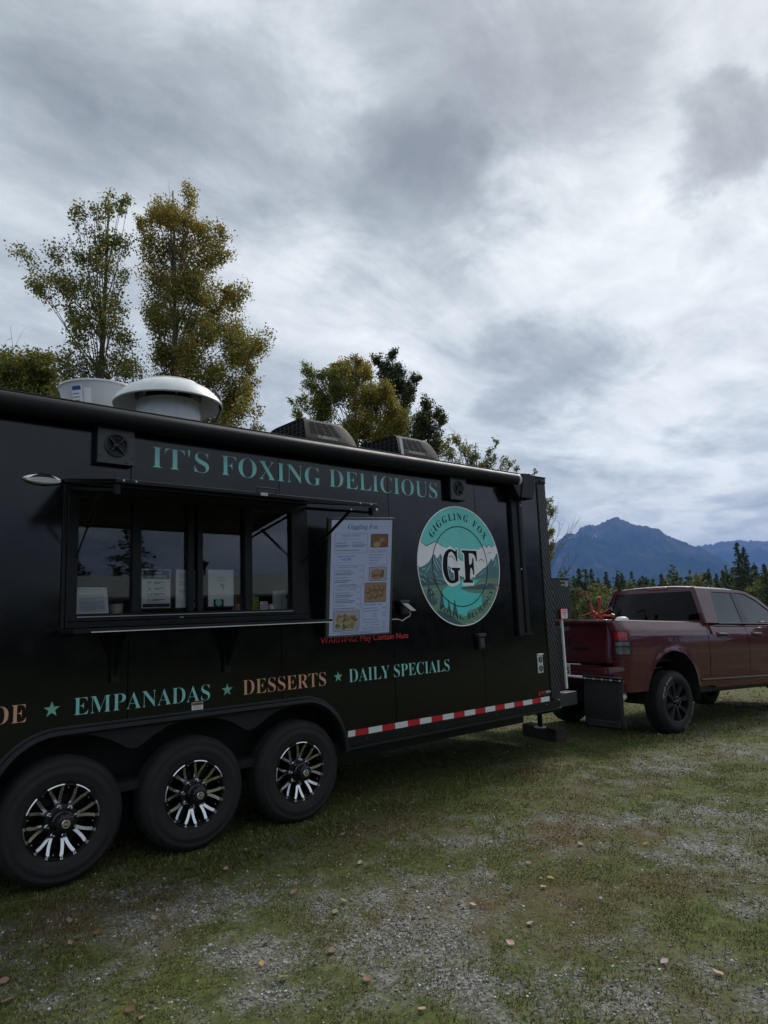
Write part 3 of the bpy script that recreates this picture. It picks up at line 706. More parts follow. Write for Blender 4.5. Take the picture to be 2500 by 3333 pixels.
# emblem
EM = {'snow':[(-0.968,0.39),(-0.909,0.374),(-0.856,0.355),(-0.785,0.299),(-0.694,0.337),(-0.573,0.381),(-0.511,0.364),(-0.416,0.307),(-0.332,0.275),(-0.287,0.296),(-0.235,0.319),(-0.186,0.29),(-0.145,0.261),(-0.074,0.222),(-0.05,0.151),(0.004,0.081),(0.063,0.072),(0.091,0.083),(0.115,0.155),(0.164,0.198),(0.32,0.239),(0.447,0.269),(0.53,0.314),(0.598,0.364),(0.63,0.371),(0.666,0.319),(0.699,0.325),(0.744,0.38),(0.805,0.334),(0.856,0.358),(1.004,0.352),(0.998,-0.22),(-1.053,-0.23)],
'slateL':[(-1.037,0.029),(-0.986,0.001),(-0.949,-0.046),(-0.853,-0.016),(-0.755,0.035),(-0.696,0.095),(-0.642,0.175),(-0.601,0.166),(-0.55,0.098),(-0.474,0.185),(-0.441,0.151),(-0.432,0.081),(-0.351,0.013),(-0.268,-0.026),(-0.172,-0.095),(-0.075,-0.164),(0.086,-0.199),(-0.021,-0.235),(-0.732,-0.238),(-1.054,-0.239)],
'slateR':[(0.251,-0.213),(0.413,-0.129),(0.578,-0.033),(0.661,-0.0),(0.732,0.076),(0.787,0.141),(0.83,0.088),(0.935,0.236),(1.016,0.136),(1.016,-0.209)],
'green':[(-1.053,-0.218),(1.033,-0.207),(0.941,-1.139),(-1.104,-1.049)],
'foot':[(-1.048,-0.144),(-0.997,-0.172),(-0.73,-0.209),(-0.484,-0.247),(-0.317,-0.291),(-0.21,-0.301),(-0.232,-0.311),(-0.461,-0.321),(-0.67,-0.33),(-0.928,-0.344),(-1.06,-0.344)],
'lake':[(-0.066,-0.24),(0.28,-0.234),(0.434,-0.238),(0.367,-0.295),(0.272,-0.326),(0.118,-0.352),(-0.017,-0.361),(-0.04,-0.382),(-0.005,-0.402),(0.083,-0.418),(0.111,-0.438),(0.261,-0.46),(0.492,-0.472),(0.476,-0.554),(0.475,-0.658),(0.332,-0.706),(0.161,-0.743),(0.106,-0.772),(0.095,-0.821),(0.048,-0.84),(-0.069,-0.837),(-0.152,-0.775),(-0.265,-0.742),(-0.403,-0.69),(-0.455,-0.63),(-0.462,-0.532),(-0.468,-0.414),(-0.349,-0.346),(-0.319,-0.321),(-0.202,-0.301)],
'bankR':[(-0.032,-0.368),(0.27,-0.347),(0.506,-0.306),(0.714,-0.295),(0.873,-0.327),(0.997,-0.402),(0.801,-0.401),(0.42,-0.399),(0.04,-0.392)],
'shore':[(-0.832,-0.719),(-0.698,-0.736),(-0.519,-0.736),(-0.356,-0.809),(-0.189,-0.882),(-0.05,-0.957),(0.036,-0.995),(-0.119,-1.092),(-0.653,-1.069)],
'log':[(0.775,-0.327),(0.892,-0.295),(0.945,-0.338),(0.94,-0.391),(0.897,-0.414),(0.85,-0.396)],
'logend':[(0.854,-0.348),(0.905,-0.332),(0.943,-0.359),(0.935,-0.396),(0.897,-0.414),(0.858,-0.396)]}
ETREES = [(-0.774,-0.258,-0.624,.068),(-0.491,-0.394,-0.688,.06),(-0.33,-0.563,-0.75,.048),(-0.196,-0.565,-0.80,.064),(-0.686,-0.452,-0.645,.05)]
ELINES = [[(-0.904,-0.383),(-0.81,-0.383)],[(-0.688,-0.393),(-0.494,-0.394)],[(-0.655,-0.5),(-0.572,-0.501)],[(-0.646,-0.578),(-0.549,-0.57)],[(0.568,-0.493),(0.792,-0.496)],[(0.531,-0.555),(0.705,-0.558)],[(0.605,-0.608),(0.781,-0.611)],[(0.159,-0.773),(0.388,-0.769)],[(0.23,-0.825),(0.46,-0.822)],[(0.222,-0.916),(0.313,-0.914)],[(0.039,-0.96),(0.188,-0.96)],[(0.429,-0.295),(0.587,-0.29)]]
ESTR = [[(-0.645,0.136),(-0.605,0.018),(-0.529,-0.099)],[(-0.603,0.137),(-0.536,0.01),(-0.472,-0.079)],[(-0.716,0.006),(-0.762,-0.063),(-0.82,-0.132)],[(-0.675,-0.003),(-0.654,-0.101),(-0.549,-0.178)],[(-0.483,0.16),(-0.501,0.1),(-0.465,0.021)],[(-0.801,-0.044),(-0.857,-0.074),(-0.911,-0.07)],[(-0.98,-0.114),(-0.89,-0.171)],[(-0.862,-0.152),(-0.813,-0.219)],[(-0.986,-0.201),(-0.895,-0.239),(-0.817,-0.282)],[(-0.759,-0.228),(-0.68,-0.267)],[(-0.597,-0.267),(-0.459,-0.296)],[(-0.326,-0.027),(-0.244,-0.086),(-0.203,-0.125)],[(-0.332,-0.117),(-0.251,-0.176)],[(0.425,-0.171),(0.523,-0.118)],[(0.506,-0.139),(0.623,-0.064)],[(0.9,0.133),(0.876,0.046),(0.838,-0.008)],[(0.943,0.069),(0.9,-0.039)],[(0.55,-0.342),(0.649,-0.306)]]
EDARK = [[(-0.909,0.374),(-0.785,0.299),(-0.573,0.381),(-0.416,0.307)],[(-0.145,0.261),(-0.05,0.151),(0.004,0.081)],[(0.53,0.314),(0.63,0.371),(0.666,0.319),(0.744,0.38),(0.805,0.334),(0.856,0.358)],[(-0.32,0.13),(-0.22,0.15),(-0.13,0.10)],[(-0.33,0.20),(-0.26,0.19)],[(0.45,0.08),(0.52,0.12),(0.60,0.07)],[(0.70,0.23),(0.80,0.24)]]
def pm(nm, c, r=0.4): return mat('emblem_'+nm, c, r, var=0.06, scale=9)
emats = [pm('white', (.84, .85, .87)), pm('teal', (.15, .60, .56)), pm('slate', (.085, .18, .21)), pm('green', (.13, .28, .19)), pm('lake', (.09, .62, .60)), pm('line', (.42, .55, .48)), pm('stroke', (.30, .55, .58)), mat('emblem_dark', (.005, .008, .012), .65, spec=.15), pm('deep', (.05, .10, .13)), pm('brown', (.20, .12, .07)), pm('beige', (.42, .36, .28))]
EC, ER = (5.113, 2.030), 0.598
def eclip(poly, r=0.982, n=72):
    for k in range(n):
        a = 2*PI*(k+0.5)/n; nx_, ny_ = math.cos(a), math.sin(a); d = r*math.cos(PI/n); o = []
        for i in range(len(poly)):
            p_, q = poly[i], poly[(i+1) % len(poly)]; dp = p_[0]*nx_+p_[1]*ny_-d; dq = q[0]*nx_+q[1]*ny_-d
            if dp <= 0: o.append(p_)
            if (dp < 0) != (dq < 0) and dp != dq:
                t_ = dp/(dp-dq); o.append((p_[0]+(q[0]-p_[0])*t_, p_[1]+(q[1]-p_[1])*t_))
        poly = o
        if not poly: return poly
    return poly
eb = MB(); elayer = [0]
def epos(a, b_, y): return (EC[0]+a*ER, y, EC[1]+b_*ER)
def ey(): elayer[0] += 1; return -0.0015-0.00004*elayer[0]
def epoly(poly, mi, clip=True):
    if clip: poly = eclip(poly)
    if len(poly) > 2: eb.add([epos(a, b_, yy) for yy in [ey()] for a, b_ in poly], [tuple(range(len(poly)))], mi)
def eline(pts, w, mi):
    y = ey(); L_, R_ = [], []
    for i, p_ in enumerate(pts):
        a, b_ = pts[max(i-1, 0)], pts[min(i+1, len(pts)-1)]; dx, dy = b_[0]-a[0], b_[1]-a[1]; n_ = math.hypot(dx, dy)
        t_ = i/(len(pts)-1); ww = w*(1-0.5*abs(2*t_-1)); L_.append(epos(p_[0]-dy/n_*ww, p_[1]+dx/n_*ww, y)); R_.append(epos(p_[0]+dy/n_*ww, p_[1]-dx/n_*ww, y))
    eb.grid([L_, R_], mi)
circ = [(math.cos(2*PI*k/96), math.sin(2*PI*k/96)) for k in range(96)]
epoly(circ, 0, False); epoly([(a*.982, b_*.982) for a, b_ in circ], 1, False)
epoly(EM['snow'], 0); epoly(EM['slateL'], 2); epoly(EM['slateR'], 2); epoly(EM['green'], 3); epoly(EM['foot'], 8); epoly(EM['lake'], 4); epoly(EM['bankR'], 8); epoly(EM['shore'], 8)
for x, t_, b_, hw in ETREES:
    pl = []
    for s_ in (1, -1):
        side = []
        for q in range(6):
            z0 = t_+(b_-t_)*q/6; side += [(x+s_*hw*(0.12+q/7), z0), (x+s_*hw*(q+1.6)/7, z0+(b_-t_)/6)]
        pl += side if s_ == 1 else side[::-1]
    epoly([(x, t_)]+pl, 8)
for l in ELINES: eline(l, .007, 5)
for l in ESTR: eline(l, .009, 6)
for l in EDARK: eline(l, .006, 7)
y = ey(); eb.grid([[epos(r*a, r*b_-0.012, y) for a, b_ in circ+[circ[0]]] for r in (.658, .672)], 7)
for s, x0, x1 in (('G', -0.433, -0.025), ('F', 0.035, 0.408)):
    y = ey(); fit_text(eb, s, x0-.025, x1+.025, -0.305, 0.587, lambda a, b_, y=y: epos(a, b_, y), 0, 'serif', 0.040)
for s, x0, x1 in (('G', -0.433, -0.025), ('F', 0.035, 0.408)):
    y = ey(); fit_text(eb, s, x0, x1, -0.278, 0.535, lambda a, b_, y=y: epos(a, b_, y), 7, 'serif', 0.012)
def arc_text(s, r, a_mid, span, cap, top=True, mi=7):
    n_ = len(s); wid = {'I': .5, ' ': .6, "'": .35, 'G': 1.1, 'O': 1.1, 'N': 1.1, 'D': 1.1}; ws = [wid.get(ch, .95) for ch in s]; tot = sum(ws); acc = 0
    y = ey()
    for ch, w in zip(s, ws):
        f = (acc+w/2)/tot-0.5; acc += w
        if ch == ' ': continue
        a = a_mid-f*span if top else a_mid+f*span
        ca, sa = math.cos(a), math.sin(a)
        rx, ry, ux, uy = (sa, -ca, ca, sa) if top else (-sa, ca, -ca, -sa)
        bx, by = (r*ca, r*sa)
        center_text(eb, ch, 0, 0, cap, lambda p_, q, bx=bx, by=by, rx=rx, ry=ry, ux=ux, uy=uy: epos(bx+rx*p_+ux*q, by+ry*p_+uy*q, y), mi, 'serif', -0.008, 0.95)
arc_text('GIGGLING FOX', .765, PI/2+0.02, R(112), .115, True)
arc_text("IT'S FOXING DELICIOUS", .895, -PI/2-0.02, R(124), .088, False)
epoly(EM['log'], 9, False); epoly(EM['logend'], 10, False); epoly([(0.875, -0.36), (0.90, -0.35), (0.92, -0.365), (0.915, -0.39), (0.89, -0.395)], 9, False); epoly([(0.885, -0.365), (0.90, -0.358), (0.912, -0.37), (0.905, -0.385), (0.89, -0.385)], 10, False)
eb.keep = True
eb.build('emblem', emats, TR)['label'] = 'round teal mountain and lake emblem with the letters GF'

# serving window
ft = 0.055
wf = MB()
wf.box(1.379, 1.449, -0.022, 0.05, 1.602, 2.498).box(3.105, 3.24, -0.022, 0.05, 1.602, 2.498).box(1.449, 3.105, -0.022, 0.05, 2.425, 2.498).box(1.449, 3.105, -0.022, 0.05, 1.602, 1.648)
wf.build('window_frame', M['black'], TR, bevel=0.004)
MB().box(1.352, 3.268, -0.030, -0.0005, 2.502, 2.535).build('head_trim', M['black'], TR, bevel=0.004)
MB().box(1.352, 1.377, -0.016, -0.0005, 1.56, 2.500).build('jamb_trim', M['black'], TR, bevel=0.003)
MB().box(3.243, 3.268, -0.016, -0.0005, 1.56, 2.500).build('jamb_trim', M['black'], TR, bevel=0.003)
MB().box(1.379, 3.242, -0.028, -0.0005, 1.560, 1.600).build('sill_trim', M['black'], TR, bevel=0.004)
MB().box(1.45, 3.10, -0.034, -0.023, 1.628, 1.633).build('track_seal', M['lightgrey'], TR)
MB().box(2.150, 2.175, -0.031, -0.0225, 1.606, 1.613).build('track_label', M['cream'], TR)
for a, b_ in ((1.81, 1.87), (2.217, 2.262), (2.288, 2.332), (2.68, 2.744)):
    MB().box(a, b_, -0.018, 0.03, 1.649, 2.424).build('mullion', M['black'], TR, bevel=0.004)
for a, b_, y in ((1.449, 1.812, .012), (1.868, 2.219, .022), (2.330, 2.682, .022), (2.742, 3.106, .012)):
    MB().box(a, b_, y, y+0.004, 1.647, 2.426).build('pane', M['glass'], TR)
# hatch lifted above the window, hinged on the wall
def hp(x, d, o=0.0):      # d: distance from the hinge, o: offset across the leaf
    c_, s_ = 0.9848, -0.1736
    return (x, -0.03-d*c_+o*s_*-1*0, 2.515+d*s_+o)
hb = MB(); HW0, HW1, HL = 1.365, 3.262, 0.90
hb.add([hp(HW0, 0.02), hp(HW1, 0.02), hp(HW1, HL), hp(HW0, HL), hp(HW0, 0.02, .014), hp(HW1, 0.02, .014), hp(HW1, HL, .014), hp(HW0, HL, .014)], [(0, 3, 2, 1), (4, 5, 6, 7), (0, 1, 5, 4), (1, 2, 6, 5), (2, 3, 7, 6), (3, 0, 4, 7)])
hatch = hb.build('hatch', M['panel'], TR, bevel=0.003)
hb = MB()
for a, b_, d0, d1 in ((HW0, HW1, HL-0.03, HL+0.006), (HW0, HW0+0.035, 0.03, HL-0.031), (HW1-0.035, HW1, 0.03, HL-0.031)):
    hb.add([hp(a, d0, -.005), hp(b_, d0, -.005), hp(b_, d1, -.005), hp(a, d1, -.005), hp(a, d0, .018), hp(b_, d0, .018), hp(b_, d1, .018), hp(a, d1, .018)], [(0, 3, 2, 1), (4, 5, 6, 7), (0, 1, 5, 4), (1, 2, 6, 5), (2, 3, 7, 6), (3, 0, 4, 7)])
hb.build('hatch_edge', M['black'], hatch, bevel=0.003)
for x in (HW0+0.02, HW1-0.02):
    a = Vector(hp(x, 0.62, -0.035)); b_ = Vector((x+(0.05 if x < 2 else -0.05), -0.032, 2.02)); mid = b_.lerp(a, 0.45)
    MB().tube([a, mid], 0.012, 10).build('gas_strut', M['rim'], TR)
    MB().tube([mid, b_], 0.0055, 8).build('strut_rod', M['satin'], TR)
    MB().tube([Vector((x, -0.03, 2.47)), Vector(hp(x, 0.86, -0.05))], 0.012, 6).build('hatch_arm', M['black'], TR)
    MB().box(x-0.012, x+0.012, hp(x, .86)[1]-0.02, hp(x, .86)[1]+0.02, hp(x, .86)[2]-0.07, hp(x, .86)[2]-0.012).build('arm_bracket', M['black'], TR)
MB().lathe([(0, -.012), (.010, -.010), (.012, 0)], (HW1-.02, hp(0, HL)[1]-.012, hp(0, HL)[2]-.03), 'y', 10).build('arm_bolt', M['chrome'], TR)
hx = 2.33; q = hp(hx, HL)
MB().tube([(hx-.07, q[1], q[2]+.017), (hx-.07, q[1], q[2]+.05), (hx+.07, q[1], q[2]+.05), (hx+.07, q[1], q[2]+.017)], .005, 6).build('hatch_handle', M['black'], TR)
MB().box(hx-.05, hx, q[1]-.016, q[1]-.009, q[2]-.003, q[2]+.016).build('hatch_latch', M['lightgrey'], TR)
for x in (HW0+.04, HW0+.11, HW1-.16, HW1-.06):
    MB().lathe([(0, -.0125), (.006, -.011), (.008, -.005)], (x, q[1], q[2]+.007), 'y', 8).build('hatch_rivet', M['chrome'], TR)
# counter shelf
SY = -0.33; ks = (4.74+SY)/4.74
MB().box(1.372*ks+.06, 3.512*ks, SY, -0.031, 1.532, 1.555).build('shelf', M['satin'], TR, bevel=0.003)
MB().box(1.372*ks+.165, 3.512*ks-.004, SY-0.007, SY-0.0005, 1.531, 1.5365).build('shelf_edge', M['alu'], TR)
MB().box(1.372*ks+.06, 1.372*ks+.16, SY-0.006, SY-0.0005, 1.529, 1.557).build('shelf_cap', M['black'], TR)
for x in (1.70, 2.52):
    mb = MB(); mb.plate([(x-.025, 1.20), (x+.025, 1.20), (x+.03, 1.52), (x-.03, 1.52)], -.03, -.0006)
    mb.add([(x-.008, -.03, 1.24), (x+.008, -.03, 1.24), (x+.008, -.03, 1.50), (x-.008, -.03, 1.50), (x-.008, -.25, 1.527), (x+.008, -.25, 1.527), (x+.008, -.25, 1.51), (x-.008, -.25, 1.51)], [(0, 1, 2, 3), (4, 7, 6, 5), (0, 4, 5, 1), (3, 2, 6, 7), (0, 3, 7, 4), (1, 5, 6, 2)])
    mb.build('shelf_bracket', M['black'], TR)
    for s_ in (-1, 1):
        MB().tube([(x+s_*.10, -.05, 1.528), (x+s_*.03, -.03, 1.38)], .005, 6).build('bracket_stay', M['black'], TR)

# awning roll with its front arm
AWY, AWZ, AWR = -0.098, 2.965, 0.066
MB().tube([(XB+.05, AWY, AWZ), (2.0, AWY, AWZ), (4.0, AWY, AWZ), (6.02, AWY, AWZ)], AWR, 40).build('awning_roll', M['vinylblk'], TR, smooth=True, auto=60)
MB().tube([(5.945, AWY, AWZ), (5.985, AWY, AWZ)], AWR+.0012, 32).build('awning_band', M['lightgrey'], TR, smooth=True, auto=60)
MB().box(XB, 6.0, -0.034, -0.0135, 3.02, 3.058).build('awning_rail', M['black'], TR, bevel=.004)
mb = MB(); hexo = [(5.80, 2.905), (5.93, 2.80), (5.95, 2.76), (6.15, 2.76), (6.20, 2.86), (6.215, 2.96), (6.19, 3.02), (6.12, 3.045), (6.0, 3.035), (5.99, 2.91)]
mb.plate(hexo[2:], -0.165, -0.02); mb.plate([(5.84, 2.90), (5.93, 2.76), (5.949, 2.76), (5.989, 2.90)], -0.15, -0.006)
mb.build('awning_bracket', M['black'], TR, bevel=.02)
MB().box(5.925, 6.02, -.040, -.0006, 1.30, 2.78).build('awning_arm', M['satin'], TR, bevel=.006)
MB().box(6.025, 6.09, -.058, -.004, 1.33, 2.77).build('awning_arm', M['black'], TR, bevel=.012)
for x, z in ((6.055, 2.70), (6.0, 2.0)): MB().lathe([(0, -.064), (.008, -.062), (.010, -.056)], (x, 0, z), 'y', 10).build('arm_screw', M['chrome'], TR)
MB().box(6.01, 6.14, -.045, -.0006, 1.302, 1.325).build('arm_foot', M['satin'], TR, bevel=.003)

# speakers
def speaker(x0, x1, z0, z1, yd):
    cx, cz = (x0+x1)/2, (z0+z1)/2; hx_, hz_ = (x1-x0)/2, (z1-z0)/2
    b0 = MB(); y = -yd
    b0.box(cx-hx_*1.0, cx+hx_*1.0, y+.012, -.0006, cz-hz_, cz+hz_)
    sp = b0.build('speaker_box', M['black'], TR, bevel=.004)
    fr = MB(); n_ = 40; rr = hx_*.62
    ring = [(cx+rr*math.cos(2*PI*k/n_), y, cz+rr*math.sin(2*PI*k/n_)) for k in range(n_)]
    sq = []
    for k in range(n_):
        c_, s_ = math.cos(2*PI*k/n_), math.sin(2*PI*k/n_); m_ = max(abs(c_), abs(s_)); sq.append((cx+hx_*.98*c_/m_, y, cz+hz_*.98*s_/m_))
    sq2 = [(p_[0], y+.0118, p_[2]) for p_ in sq]; ring2 = [(p_[0], y+.011, p_[2]) for p_ in ring]
    fr.grid([ring2+[ring2[0]], ring+[ring[0]], sq+[sq[0]], sq2+[sq2[0]]]); fr.build('speaker_plate', M['greysteel'], sp)
    MB().lathe([(rr*1.02, -.004), (rr*1.0, -.010), (rr*.88, -.008), (rr*.84, .0)], (cx, y, cz), 'y', 36).build('speaker_ring', M['rim'], sp, smooth=True)
    MB().lathe([(rr*.84, .002), (rr*.70, .001), (rr*.62, .004), (rr*.25, .010), (0, .010)], (cx, y, cz), 'y', 36).build('speaker_cone', M['satin'], sp, smooth=True)
    MB().lathe([(rr*.26, -.004), (rr*.20, -.010), (0, -.011)], (cx, y, cz), 'y', 20).build('tweeter', M['rim'], sp, smooth=True)
    for k in range(4):
        a = PI/4+k*PI/2; g_ = MB()
        g_.tube([(cx+rr*.24*math.cos(a), y-.006, cz+rr*.24*math.sin(a)), (cx+rr*.9*math.cos(a), y-.006, cz+rr*.9*math.sin(a))], .008, 6); g_.build('speaker_bar', M['rim'], sp)
    for sx in (-1, 1):
        for sz in (-1, 1):
            for dx, dz in ((.88, .6), (.55, .88)):
                MB().lathe([(0, -.005), (.005, -.004), (.006, 0)], (cx+sx*hx_*dx, y, cz+sz*hz_*dz), 'y', 8).build('speaker_bolt', M['rim'], sp)
k1 = (4.74-.07)/4.74
def onp(x, z, y): k_ = (4.74+y)/4.74; return x*k_, 1.565+(z-1.565)*k_
xa, za = onp(1.562, 2.671, -.07); xb, zb = onp(1.819, 2.934, -.07); speaker(xa, xb, za, zb, .07)
speaker(4.955, 5.185, 2.68, 2.915, .07)
# porch light
pl = MB().lathe([(1.0, 0.0), (.97, -.10), (.9, -.22), (.72, -.34), (.4, -.42), (0, -.44)], (0, 0, 0), 'y', 40)
pl.v = [(1.2245+v[0]*.124, v[1]*.075-.0006, 2.517+v[2]*.044) for v in pl.v]; plo = pl.build('porch_light', M['chrome'], TR, smooth=True)
ln = MB(); N_ = 20
ln.grid([[(1.2245+.124*.86*q, -.0345-.006*(1-q*q)+.010*abs(q)**3, 2.517-.044*(.42*(1-q*q)**.5+.10)-.004) for q in np.linspace(-1, 1, N_)], [(1.2245+.124*.86*q, -.038-.010*(1-q*q)+.018*abs(q)**3, 2.517-.006+.044*.30*(1-q*q)) for q in np.linspace(-1, 1, N_)]])
ln.build('light_lens', M['lamplens'], plo, smooth=True)
ln = MB(); ln.grid([[(1.2245+.124*.80*q, -.036-.008*(1-q*q)+.016*abs(q)**3, 2.517-.004+.044*.31*(1-q*q)) for q in np.linspace(-1, 1, N_)], [(1.2245+.124*.72*q, -.030-.008*(1-q*q)+.016*abs(q)**3, 2.517+.002+.044*.62*(1-q*q)) for q in np.linspace(-1, 1, N_)]])
ln.build('light_recess', M['matte'], plo)

# outlets, stickers
def outlet(x0, x1, z0, z1, open_=True):
    ob = MB().box(x0, x1, -.042, -.0006, z0, z1).build('outlet_box', M['black'], TR, bevel=.006)
    MB().plate([(x0-.006, z1-.012), (x1+.006, z1-.012), (x1+.012, z1+.018), (x0-.012, z1+.018)], -.058, -.0006).build('outlet_hood', M['greysteel'], ob, bevel=.004)
    MB().box(x0+.02, x1-.01, -.047, -.0425, z0+.02, z1-.03).build('outlet_cover', M['greysteel'], ob, bevel=.003)
    return ob
outlet(5.272, 5.362, 1.195, 1.335)
ob = outlet(4.245, 4.335, 1.560, 1.680)
cv = MB(); cv.add([(4.262, -.05, 1.662), (4.325, -.05, 1.662), (4.345, -.135, 1.595), (4.282, -.135, 1.595), (4.262, -.056, 1.668), (4.325, -.056, 1.668), (4.345, -.141, 1.601), (4.282, -.141, 1.601)], [(0, 3, 2, 1), (4, 5, 6, 7), (0, 1, 5, 4), (1, 2, 6, 5), (2, 3, 7, 6), (3, 0, 4, 7)])
cv.build('outlet_flap', M['lightgrey'], ob, bevel=.003)
cd = [(4.31, -.06, 1.60), (4.335, -.075, 1.575), (4.32, -.08, 1.555), (4.28, -.07, 1.535), (4.245, -.06, 1.513), (4.22, -.06, 1.520), (4.19, -.06, 1.528), (4.10, -.07, 1.53)]
MB().tube(cd, .0045, 6).build('power_cord', M['white'], ob, smooth=True)
gf = MB().box(6.232, 6.324, -.014, -.0006, .886, 1.094).build('inlet_plate', M['galv'], TR, bevel=.006)
MB().box(6.228, 6.328, -.026, -.0145, 1.078, 1.092).build('inlet_lip', M['alu'], gf, bevel=.003)
for z in (1.030, .936):
    MB().lathe([(.030, -.0145), (.032, -.018), (.026, -.020), (.024, -.016), (0, -.016)], (6.278, 0, z), 'y', 24).build('inlet_socket', M['rim'], gf)
    for k in range(3):
        a = PI/2+k*2*PI/3; MB().tube([(6.278, -.019, z), (6.278+.024*math.cos(a), -.019, z+.024*math.sin(a))], .003, 5).build('socket_rib', M['galv'], gf)
dc = MB(); fit_text(dc, 'RED', 6.262, 6.345, .668, .022, onwall(-.0022), 0, 'sans', .02); dc.build('maker_decal', M['redv'], TR)
dc = MB(); fit_text(dc, 'FERN', 6.355, 6.437, .668, .022, onwall(-.0022), 0, 'sans', .02); dc.build('maker_decal', M['white'], TR)
dc = MB(); fit_text(dc, 'ENTERPRISE', 6.285, 6.42, .652, .008, onwall(-.0022), 0); dc.build('maker_decal', M['inkgrey'], TR)
dc = MB(); dc.flat([(6.222, .705), (6.232, .69), (6.228, .66), (6.242, .645), (6.25, .66), (6.240, .675), (6.246, .70), (6.236, .69)], -.0022); dc.build('maker_decal', M['redv'], TR)
ws = MB(); ws.plate([(2.252, .944), (2.338, .944), (2.338, 1.007), (2.252, 1.007)], -.0024, -.0006)
wso = ws.build('warning_sticker', M['paper'], TR)
wp = MB(); wp.flat([(2.254, .985), (2.336, .985), (2.336, 1.005), (2.254, 1.005)], -.0028, 0)
center_text(wp, 'WARNING', 2.30, .989, .012, onwall(-.0032), 1, 'sans', .02)
for k in range(4): wp.flat([(2.262, .976-k*.008), (2.328, .976-k*.008), (2.328, .979-k*.008), (2.262, .979-k*.008)], -.0028, 2)
wp.build('sticker_print', [mat('orange_ink', (.45, .12, .03), .5), M['ink'], M['inkgrey']], wso)

# roof equipment
ex = (2.37, 0.70)
fan = MB().lathe([(.262, 0), (.262, .31), (.25, .315)], (ex[0], ex[1], 3.09), 'z', 56).build('exhaust_fan', M['galv'], TR, smooth=True, auto=40)
MB().lathe([(.19, -.03), (.19, .12)], (ex[0], ex[1], 3.45), 'z', 40).build('fan_motor', M['rim'], fan, smooth=True)
mesh_ = MB()
for k in range(60):
    a = 2*PI*k/60; c_, s_ = math.cos(a), math.sin(a); mesh_.tube([(ex[0]+.268*c_, ex[1]+.268*s_, 3.44), (ex[0]+.268*c_, ex[1]+.268*s_, 3.55)], .0018, 4, caps=False)
for z in np.linspace(3.452, 3.54, 7): mesh_.lathe([(.2665, -.0015), (.2695, 0), (.2665, .0015)], (ex[0], ex[1], float(z)), 'z', 48)
mo = mesh_.build('bird_screen', M['satin'], fan); mo['kind'] = 'stuff'
MB().lathe([(.440, -.012), (.446, 0), (.442, .010), (.42, .050), (.36, .112), (.27, .162), (.252, .168), (.248, .180), (.17, .202), (.08, .212), (0, .215)], (ex[0], ex[1], 3.385), 'z', 72).build('fan_hood', M['alu'], fan, smooth=True, solid=.004, auto=30)
for k in range(6):
    a = k*PI/3+.35; c_, s_ = math.cos(a), math.sin(a)
    MB().tube([(ex[0]+.26*c_, ex[1]+.26*s_, 3.42), (ex[0]+.26*c_, ex[1]+.26*s_, 3.54)], .010, 6).build('fan_post', M['galv'], fan)
MB().tube([(ex[0]+.30, ex[1]-.22, 3.53), (ex[0]+.37, ex[1]-.19, 3.48), (ex[0]+.385, ex[1]-.19, 3.36), (ex[0]+.33, ex[1]-.16, 3.2), (ex[0]+.30, ex[1]-.15, 3.1)], .014, 8).build('fan_conduit', M['greysteel'], fan, smooth=True)
bw = (2.115, 1.66)
bowl = MB().lathe([(.24, 0), (.25, .2), (.335, .60), (.342, .615), (.352, .625), (.348, .640), (.335, .640), (.32, .60), (.24, .22)], (bw[0], bw[1], 3.10), 'z', 64).build('upblast_fan', M['fanwhite'], TR, smooth=True, auto=45)
lb = MB(); 
def onbowl(y0): return lambda a, z: (bw[0]+(.2502+.085*(z-.2)/.4+y0)*math.cos(a), bw[1]+(.2502+.085*(z-.2)/.4+y0)*math.sin(a), 3.10+z)
def bpatch(mb_, a0, a1, z0, z1, off, mi=0):
    f = onbowl(off); mb_.grid([[f(a, z) for a in np.linspace(a0, a1, 9)] for z in (z0, z1)], mi)
bpatch(lb, R(208), R(226), .40, .585, .0015, 0); bpatch(lb, R(209), R(224), .545, .58, .003, 1)
for k in range(4): bpatch(lb, R(209), R(221), .42+k*.03, .427+k*.03, .003, 2)
bpatch(lb, R(229), R(240), .40, .56, .0015, 0); lb.build('fan_label', [M['paper'], M['blue'], M['inkgrey']], bowl)

